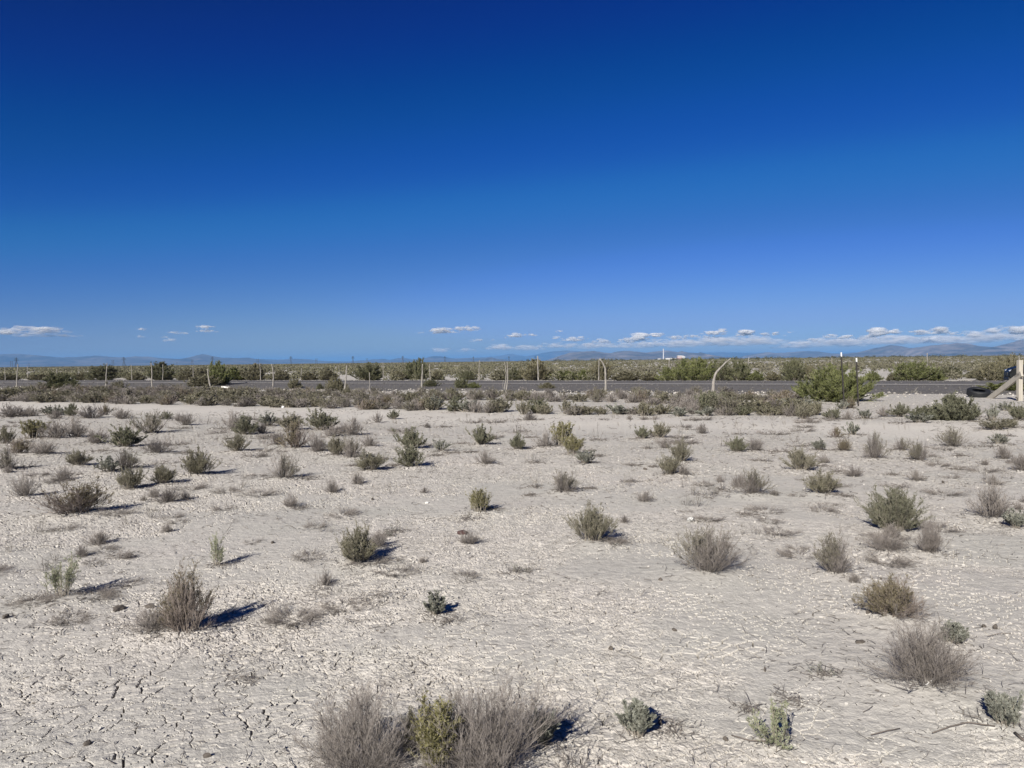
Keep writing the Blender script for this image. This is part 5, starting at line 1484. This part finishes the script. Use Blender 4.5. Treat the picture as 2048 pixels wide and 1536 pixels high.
def build_tyre():
    rub = plain("tyre_rubber", (0.010, 0.011, 0.013), 0.65, 0.3, 30, b=0.5, bd=0.004)
    f = ground_at(1957, 795.5)
    root = empty("tyre", f); tag(root, "black tyre lying flat on the pale ground at the foot of the brace", "tyre")
    rot = (Matrix.Rotation(R(15), 3, 'X') @ Matrix.Rotation(R(-1.5), 3, 'Y'))
    Rm, hw = 0.39, 0.135
    prof = [(0.215, -hw * 0.72), (0.24, -hw * 0.86), (0.30, -hw), (0.355, -hw * 0.92), (0.382, -hw * 0.66), (0.390, -hw * 0.3), (0.390, hw * 0.3), (0.382, hw * 0.66), (0.355, hw * 0.92), (0.30, hw),
            (0.24, hw * 0.86), (0.215, hw * 0.72), (0.220, hw * 0.62), (0.30, hw * 0.7), (0.355, hw * 0.4), (0.365, 0), (0.355, -hw * 0.4), (0.30, -hw * 0.7), (0.220, -hw * 0.62)]
    mb = MB(); mb.lathe(prof, 48, rot, (0, 0, hw + 0.05), closed=True)
    mb.build("carcass", rub, root, smooth=True)
    tr = MB()
    for k in range(60):
        a = 2 * math.pi * k / 60
        for z in (-0.075, -0.025, 0.025, 0.075):
            c = Vector((0.3915 * math.cos(a + (0.05 if abs(z) > 0.05 else 0)), 0.3915 * math.sin(a + (0.05 if abs(z) > 0.05 else 0)), z))
            tr.box(rot @ c + Vector((0, 0, hw + 0.05)), (0.010, 0.028, 0.036), rot @ Matrix.Rotation(a, 3, 'Z'))
    tr.build("tread", rub, root)
    st = MB(); iv, jf = ICO2
    rg = np.random.default_rng(3)
    st.add(iv * (0.8 + 0.3 * rg.random((len(iv), 1))) * np.array([.035, .03, .022]), [tuple(t) for t in jf])
    o = st.build("white_pebble", plain("white_stone", (0.7, 0.7, 0.68), 0.8, 0.1)); o.location = f + Vector((0.14, 0.13, 0.135))
    tag(o, "small white stone caught inside the black tyre", "stone")

def build_car():
    """dark car on the road, nose towards the left; only its nose shows inside the frame"""
    paint, nt, bs = new_mat("black_car_paint")
    bs.inputs['Base Color'].default_value = (0.005, 0.005, 0.006, 1); bs.inputs['Roughness'].default_value = 0.45; bs.inputs['Specular IOR Level'].default_value = 0.12
    bs.inputs['Coat Weight'].default_value = 0.0; bs.inputs['Coat Roughness'].default_value = 0.05
    dirt = noise(nt, objcoord(nt), 3.0, 5); nt.links.new(mixc(nt, ramp(nt, dirt, [(0.45, 0.0), (0.8, 0.25)]), (0.005, 0.005, 0.006), (0.07, 0.09, 0.08)), bs.inputs['Base Color'])
    glass, gt, gb = new_mat("car_glass"); gb.inputs['Base Color'].default_value = (0.012, 0.016, 0.02, 1); gb.inputs['Roughness'].default_value = 0.35; gb.inputs['Specular IOR Level'].default_value = 0.15
    trim = plain("car_trim", (0.02, 0.02, 0.02), 0.5, 0.1, 10, b=0); rub = plain("car_tyre_rubber", (0.02, 0.02, 0.02), 0.8, 0.1, 10)
    rim_m = plain("wheel_alloy", (0.35, 0.35, 0.36), 0.35, 0.05, 10, metal=0.8, b=0)
    lamp, lt, lb = new_mat("headlight_lens"); lb.inputs['Base Color'].default_value = (0.35, 0.37, 0.4, 1); lb.inputs['Roughness'].default_value = 0.1
    nose = ground_at(2011.5, 771.5, 0.2)
    ang = math.atan2(ROAD_D.y, ROAD_D.x)
    root = empty("car", (nose.x, nose.y, float(road_h(road_s(nose.x, nose.y)))), ang)
    tag(root, "black car on the road at the right edge, its nose showing behind the braced post", "car")
    # side outline, x from the nose backwards
    body = [(0.06, .28), (0.0, .45), (0.02, .66), (0.14, .80), (0.55, .93), (1.15, 1.00), (1.30, 1.03), (3.3, 1.08), (4.2, 1.06), (4.45, .95), (4.52, .60), (4.45, .30), (4.0, .24), (3.98, .36), (3.80, .62), (3.52, .70),
            (3.24, .62), (3.06, .36), (3.04, .24), (1.30, .24), (1.28, .36), (1.10, .62), (.82, .70), (.54, .62), (.36, .36), (.34, .24)]
    def slab(name, prof, w, mat, inset=0.0, zb=None):
        mb = MB(); n = len(prof); vs = []
        zs = [p[1] for p in prof]; zmax = max(zs)
        for side in (-1, -0.82, 0.82, 1):
            k = 1.0 if abs(side) < 1 else 0.965
            for (x, z) in prof:
                vs.append((x if abs(side) < 1 else 2.2 + (x - 2.2) * 0.985, side * w / 2 * (1 - inset * max(0, (z - 1.0))), z * k + (1 - k) * 0.6))
        fs = []
        for r in range(3):
            for i in range(n):
                j = (i + 1) % n; fs.append((r * n + i, r * n + j, (r + 1) * n + j, (r + 1) * n + i))
        fs.append(tuple(range(n))[::-1]); fs.append(tuple(3 * n + i for i in range(n)))
        mb.add(vs, fs); return mb.build(name, mat, root, bevel=0.02)
    slab("body", body, 1.84, paint)
    slab("cabin", [(1.22, 1.0), (1.95, 1.46), (2.3, 1.52), (3.5, 1.50), (4.05, 1.32), (4.32, 1.0)], 1.66, glass, 0.28)
    slab("roof", [(1.93, 1.475), (2.3, 1.545), (3.5, 1.525), (3.95, 1.40), (3.9, 1.37), (3.5, 1.50), (2.3, 1.515), (1.96, 1.44)], 1.68, paint, 0.28)
    for s in (-1, 1):
        for x in (0.82, 3.52):
            w = MB(); rot = Matrix.Rotation(R(90), 3, 'X')
            w.lathe([(0.20, -.1), (0.33, -.11), (0.345, -.06), (0.345, .06), (0.33, .11), (0.20, .1)], 28, rot, (0, 0, 0), closed=True)
            wo_ = w.build("wheel", rub, root, smooth=True); wo_.location = (x, s * 0.80, 0.345)
            r2 = MB(); r2.lathe([(0.001, .03 * s), (0.06, .05 * s), (0.19, .02 * s), (0.205, .06 * s), (0.205, -.06 * s), (0.001, -.06 * s)], 24, rot)
            r2.build("rim", rim_m, wo_, smooth=True)
        h = MB(); h.box((0.115, s * 0.66, 0.70), (0.16, 0.34, 0.11), Matrix.Rotation(R(-25), 3, 'Y')); h.build("headlight", lamp, root, bevel=0.02)
        mi = MB(); mi.box((1.55, s * 1.0, 1.10), (0.12, 0.2, 0.14)); mi.build("mirror", paint, root, bevel=0.03)
        for x in (2.25, 3.15):
            hd = MB(); hd.box((x + 0.3, s * 0.925, 0.90), (0.18, 0.03, 0.03)); hd.build("door_handle", trim, root)
    g = MB(); g.box((0.015, 0, 0.56), (0.06, 1.0, 0.16)); g.build("grille", trim, root, bevel=0.01)
    b = MB(); b.box((0.05, 0, 0.33), (0.10, 1.7, 0.14)); b.build("bumper", trim, root, bevel=0.02)

def build_debris():
    iv, jf = ICO2; rg = np.random.default_rng(12)
    def stone(px, py, w, h, col, label, name="stone", cat="stone", seed=0, flat=1.0):
        r_ = np.random.default_rng(seed); p = ground_at(px, py); m = p.y / F
        mb = MB(); v = iv * (0.72 + 0.5 * r_.random((len(iv), 1))) * np.array([w * m / 2, w * m / 2.4 * flat, h * m * 0.75])
        mb.add(v, [tuple(t) for t in jf]); o = mb.build(name, plain(name + "_" + str(seed), col, 0.85, 0.3, 60, b=0.6, bd=0.004))
        o.location = p + Vector((0, 0, float(base_h(np.array([p.x]), np.array([p.y]))[0]) + h * m * 0.25)); o.rotation_euler = (0, 0, r_.uniform(0, 6))
        return tag(o, label, cat)
    stone(1381, 1041, 15, 9, (0.48, 0.48, 0.46), "white rock with a grey underside alone on the right clay", seed=1)
    stone(925, 1067, 26, 7, (0.060, 0.030, 0.026), "flat dark red brown scrap lying in the middle of the clay", "rusty_scrap", "scrap", 2)
    stone(566, 815, 6, 4, (0.8, 0.8, 0.78), "tiny white stone at the front edge of the shrub belt", seed=3)
    stone(500 + 354, 1004, 9, 4, (0.62, 0.6, 0.56), "small pale slab left of the yellow green middle plant", seed=4)
    dk = [(545, 1084, 12, 5), (1321, 1162, 9, 6), (1349, 1263, 10, 6), (1222, 1302, 10, 9), (1424, 1198, 4, 3), (1530, 1343, 8, 9), (1720, 1288, 24, 6), (1762, 1160, 5, 4), (1736, 1236, 12, 7),
          (1968, 1256, 14, 5), (1990, 1258, 16, 8), (1451, 1479, 12, 8), (1320, 1447, 10, 10), (745, 997, 7, 5), (1290, 940, 9, 4), (1886, 965, 8, 6), (12, 1235, 20, 9), (238, 1217, 34, 8), (300, 1213, 22, 8), (415, 1518, 18, 10), (175, 1489, 20, 10)]
    labs = ["dark bird shaped scrap on the clay left of the middle", "dark clod below the big half dry shrub", "dark clod in the smooth clay below the big half dry shrub", "upright dark clod in the lower centre clay",
            "tiny black pebble right of the big half dry shrub's front", "curled dark leaf above the pale green plant", "flat brown scrap left of the biggest shrub", "tiny black pebble above the yellowish brown shrub",
            "pale brown clod at the left foot of the yellowish brown shrub", "dark twig like scrap right of the biggest shrub's top", "brown curled scrap near the right edge", "dark clod left of the pale green plant",
            "dark clod right of the upright grey green plant", "tiny dark clod below the green pair", "black sliver in the clay right of centre", "dark clod on the right clay above the bushy green shrub",
            "black crusty clump at the left edge", "dark bark strip left of the tall reddish shrub", "short dark bark piece at the tall shrub's left", "dark hole edge clod in the cracked clay, bottom", "dark crust in the cracked clay, bottom left"]
    for k, ((x, y, w, h), lab) in enumerate(zip(dk, labs)):
        stone(x, y, w, h, (0.085, 0.072, 0.060), lab, "dark_clod", "clod", 20 + k, 0.7)
    # bleached branch lying in front of the road
    pale = plain("bleached_log", (0.80, 0.78, 0.74), 0.8, 0.08, 12)
    f = ground_at(450, 779); m = f.y / F
    mb = MB(); q = lambda x, y, d=0: Vector(((x - 450) * m, d, (779 - y) * m))
    mb.tube([q(442, 776), q(447, 775.5), q(455, 776.5), q(458, 778), q(462, 783)], [.09, .08, .07, .06, .05], 8)
    mb.tube([q(454, 776), q(458, 775), q(460, 776)], [.05, .05, .03], 8)
    o = mb.build("fallen_log", pale, smooth=True); o.location = f + Vector((0, 0, 0.02)); tag(o, "short white bleached log on the ground beside the tall olive bush", "log")
    # a long pale stick stuck in the biggest shrub on the right
    p = ground_at(1835, 1388)
    mb = MB(); mb.tube([(0, 0, .01), (0.10, .05, .05), (0.165, .08, .085)], [.004, .0035, .003], 6)
    o = mb.build("dead_stick", pale, smooth=True); o.location = p; tag(o, "pale stick propped in the front of the biggest grey shrub, lower right", "stick")
    dkm = plain("dead_wood", (0.12, 0.10, 0.085), 0.9, 0.3, 30)
    for (pts, r, lab) in [([(1865, 1469), (1900, 1458), (1935, 1452), (1990, 1462)], .003, "long thin dead stick left of the lower right corner plant"),
                          ([(1742, 1472), (1775, 1464), (1800, 1460)], .0025, "thin straight dead stick below the biggest shrub"),
                          ([(1463, 1475), (1500, 1488), (1552, 1493)], .003, "dark crooked stick left of the pale green plant's foot"),
                          ([(1975, 1278), (2000, 1272), (2022, 1272)], .002, "thin pale stick near the right edge"),
                          ([(2030, 1474), (2046, 1486), (2060, 1490)], .006, "black stick poking in at the right edge, bottom")]:
        P = [ground_at(a, b) for a, b in pts]; c = P[0].copy()
        P = [p - c + Vector((0, 0, float(base_h(np.array([p.x]), np.array([p.y]))[0]) + 0.012)) for p in P]
        mb = MB(); mb.tube(P, r, 6); o = mb.build("dead_stick", dkm, smooth=True); o.location = c; tag(o, lab, "stick")

def build_far_things():
    steel = plain("pylon_steel", (0.05, 0.055, 0.06), 0.6, 0.1, 1, b=0)
    wood = plain("pole_wood", (0.06, 0.055, 0.05), 0.9, 0.1, 1, b=0)
    # lattice towers of the power line
    def lattice():
        mb = MB(); Hh = 40.0; t = 0.75
        hw = lambda z: 4.2 * (1 - z / 26) + 0.9 if z < 26 else 0.9 * (1 - (z - 26) / 22)
        lv = [0, 7, 13, 18, 22, 26, 30, 34, 40]
        for a, b in zip(lv[:-1], lv[1:]):
            A, B = hw(a), hw(b)
            cs = [(-1, -1), (1, -1), (1, 1), (-1, 1)]
            for i in range(4):
                c, d = cs[i], cs[(i + 1) % 4]
                mb.tube([(c[0] * A, c[1] * A, a), (c[0] * B, c[1] * B, b)], t * 0.6, 4)
                mb.tube([(c[0] * A, c[1] * A, a), (d[0] * B, d[1] * B, b)], t * 0.35, 4)
        return mb
    def arms():
        mb = MB()
        for z, L in ((27, 9.0), (31.5, 7.5), (36, 6.0)):
            for s in (-1, 1):
                mb.tube([(0, 0, z + 1.4), (s * L, 0, z)], 0.45, 4); mb.tube([(0, 0, z - 0.2), (s * L, 0, z)], 0.45, 4)
        return mb
    tw = [(33, 2900, 1.0), (248, 3150, 1.0), (425, 3400, 1.0), (582, 3700, 1.0), (706, 4000, 1.0), (805.8, 4400, 1.05), (890, 4900, 1.0), (947, 5500, 1.0), (1018, 6100, 1.1), (1070.5, 6800, 1.15), (1116, 7600, 1.1), (1305 - 190, 0, 0)]
    tl = ["nearest lattice pylon at the left edge of the sky", "lattice pylon between the two left mountain humps", "lattice pylon right of the highest left peak", "lattice pylon above the bent grey post",
          "lattice pylon above the leaning near post", "lattice pylon left of the twin crowned bush", "lattice pylon left of the lone far post", "small lattice pylon near the lone far post",
          "small distant lattice pylon right of the crossed pole pair", "tiny lattice pylon by the thickest far post", "tiniest lattice pylon below the dome mountain"]
    first = None
    for k, lab in enumerate(tl):
        x, D, s = tw[k]
        if first is None:
            root = empty("power_pylon"); lattice().build("lattice_body", steel, root); arms().build("crossarms", steel, root); first = root
        else:
            root = first.copy(); COL.objects.link(root)
            for c in first.children:
                d = c.copy(); COL.objects.link(d); d.parent = root
        p = far_at(x, 733, D); root.location = (p.x, D, 0); root.scale = (s, s, s * 0.93); root.rotation_euler = (0, 0, R(20))
        tag(root, lab, "pylon", "lattice pylons of the far power line")
    hf = [(23, 3300, "left edge H frame pole pair under the sky"), (57.5, 5200, "small H frame pole pair right of the nearest pylon"), (226, 3400, "H frame pole pair left of the second lattice pylon"), (384.5, 3500, "H frame pole pair over the highest left peak's foot"),
          (515.5, 3700, "H frame pole pair left of the bent grey post"), (633, 4000, "H frame pole pair right of the fourth pylon"), (734, 4500, "H frame pole pair right of the leaning near post"), (354, 6500, "tiny H frame poles between second and third pylons")]
    base = None
    for x, D, lab in hf:
        if base is None:
            mb = MB()
            for s in (-1, 1): mb.tube([(s * 3.6, 0, 0), (s * 3.6, 0, 27)], 0.7, 6)
            base = empty("pole_pair"); mb.build("poles", wood, base)
            m2 = MB(); m2.box((0, 0, 24.2), (14, .5, .5)); m2.tube([(-3.6, 0, 14), (3.6, 0, 21)], .16, 4); m2.tube([(3.6, 0, 14), (-3.6, 0, 21)], .16, 4); m2.build("crossarm", wood, base)
            root = base
        else:
            root = base.copy(); COL.objects.link(root)
            for c in base.children:
                d = c.copy(); COL.objects.link(d); d.parent = root
        p = far_at(x, 733, D); root.location = (p.x, D, 0)
        tag(root, lab, "power pole", "wooden pole pairs of the far power line")
    # the plant on the horizon: a chimney and its buildings
    D = 6800.0; m = D / F
    conc = plain("chimney_concrete", (0.46, 0.46, 0.47), 0.9, 0.06, 0.02, b=0); wh = plain("white_cladding", (0.56, 0.55, 0.53), 0.7, 0.04, 0.02, b=0)
    rd = plain("rust_red_cladding", (0.42, 0.24, 0.19), 0.8, 0.06, 0.02, b=0); tan = plain("tan_cladding", (0.55, 0.50, 0.44), 0.8, 0.06, 0.02, b=0)
    p = far_at(1327, 719, D); top = far_at(1327, 698, D).z
    root = empty("chimney", (p.x, D, 0)); tag(root, "tall slim pale chimney rising over the far plain", "chimney")
    mb = MB(); mb.lathe([(6.0, 0), (5.2, top * .3), (4.4, top * .7), (4.1, top)], 20); mb.build("stack", conc, root, smooth=True)
    mb = MB(); mb.lathe([(4.5, top - 3), (4.7, top - 1.5), (4.5, top + .5), (3.2, top + .5)], 20); mb.build("rim", tan, root, smooth=True)
    p = far_at(1362, 719, D); h = far_at(1362, 711.3, D).z
    root = empty("plant_building", (p.x, D, 0)); tag(root, "blocky white and rust red plant building on the horizon right of the chimney", "building")
    mb = MB(); mb.box((-3 * m, 0, h / 2), (9 * m, 40, h)); mb.build("boiler_house", rd, root)
    mb = MB(); mb.box((-3 * m, -1, h * .90), (9.3 * m, 42, h * .24)); mb.box((-3 * m, -1, h * .52), (9.3 * m, 41, h * .12)); mb.build("white_bands", wh, root)
    mb = MB(); mb.box((4.6 * m, 4, h * .42), (6 * m, 34, h * .84)); mb.lathe([(1.5 * m, 0), (1.5 * m, h * .95), (0.01, h * 1.02)], 16, c=(3.4 * m, -20, 0)); mb.build("side_block", wh, root)
    for k in range(3):
        mb = MB(); mb.box((-6 * m + k * 2.6 * m, -20.6, h * .2), (1.1 * m, .8, h * .22)); mb.build("window", steel, root)
    for x, w, hh, lab in ((1335, 14, 2.2, "long low white shed beside the far chimney"), (1316, 6, 1.4, "small pale shed left of the far chimney"), (1346, 7, 1.6, "low tan shed between the chimney and the plant building")):
        p = far_at(x, 719, D); root = empty("shed", (p.x, D - 60, 0)); tag(root, lab, "shed", "sheds by the far chimney")
        Hs = hh * m * 0.6 + 3
        mb = MB(); mb.box((0, 0, Hs / 2), (w * m, 20, Hs)); mb.build("wall", wh if x != 1346 else tan, root)
        mb = MB(); mb.add([(-w * m / 2 - 1, -11, Hs + .05), (w * m / 2 + 1, -11, Hs + .05), (w * m / 2 + 1, 11, Hs + .05), (-w * m / 2 - 1, 11, Hs + .05), (-w * m / 2 - 1, 0, Hs + 3), (w * m / 2 + 1, 0, Hs + 3)],
                          [(0, 1, 5, 4), (2, 3, 4, 5), (0, 4, 3), (1, 2, 5), (0, 3, 2, 1)]); mb.build("roof", tan, root)
# ------------------------------------------------------------------ build it all
plant_materials()
PREP = prepare_shrubs()
build_ground()
build_road()
build_gravel()
build_mountains()
build_haze()
build_fences()
build_tyre()
build_car()
build_far_things()
build_shrubs(PREP)
build_sprigs(PREP)
build_belt()
build_big()
build_sage()
build_litter(PREP)
build_debris()
build_clouds()
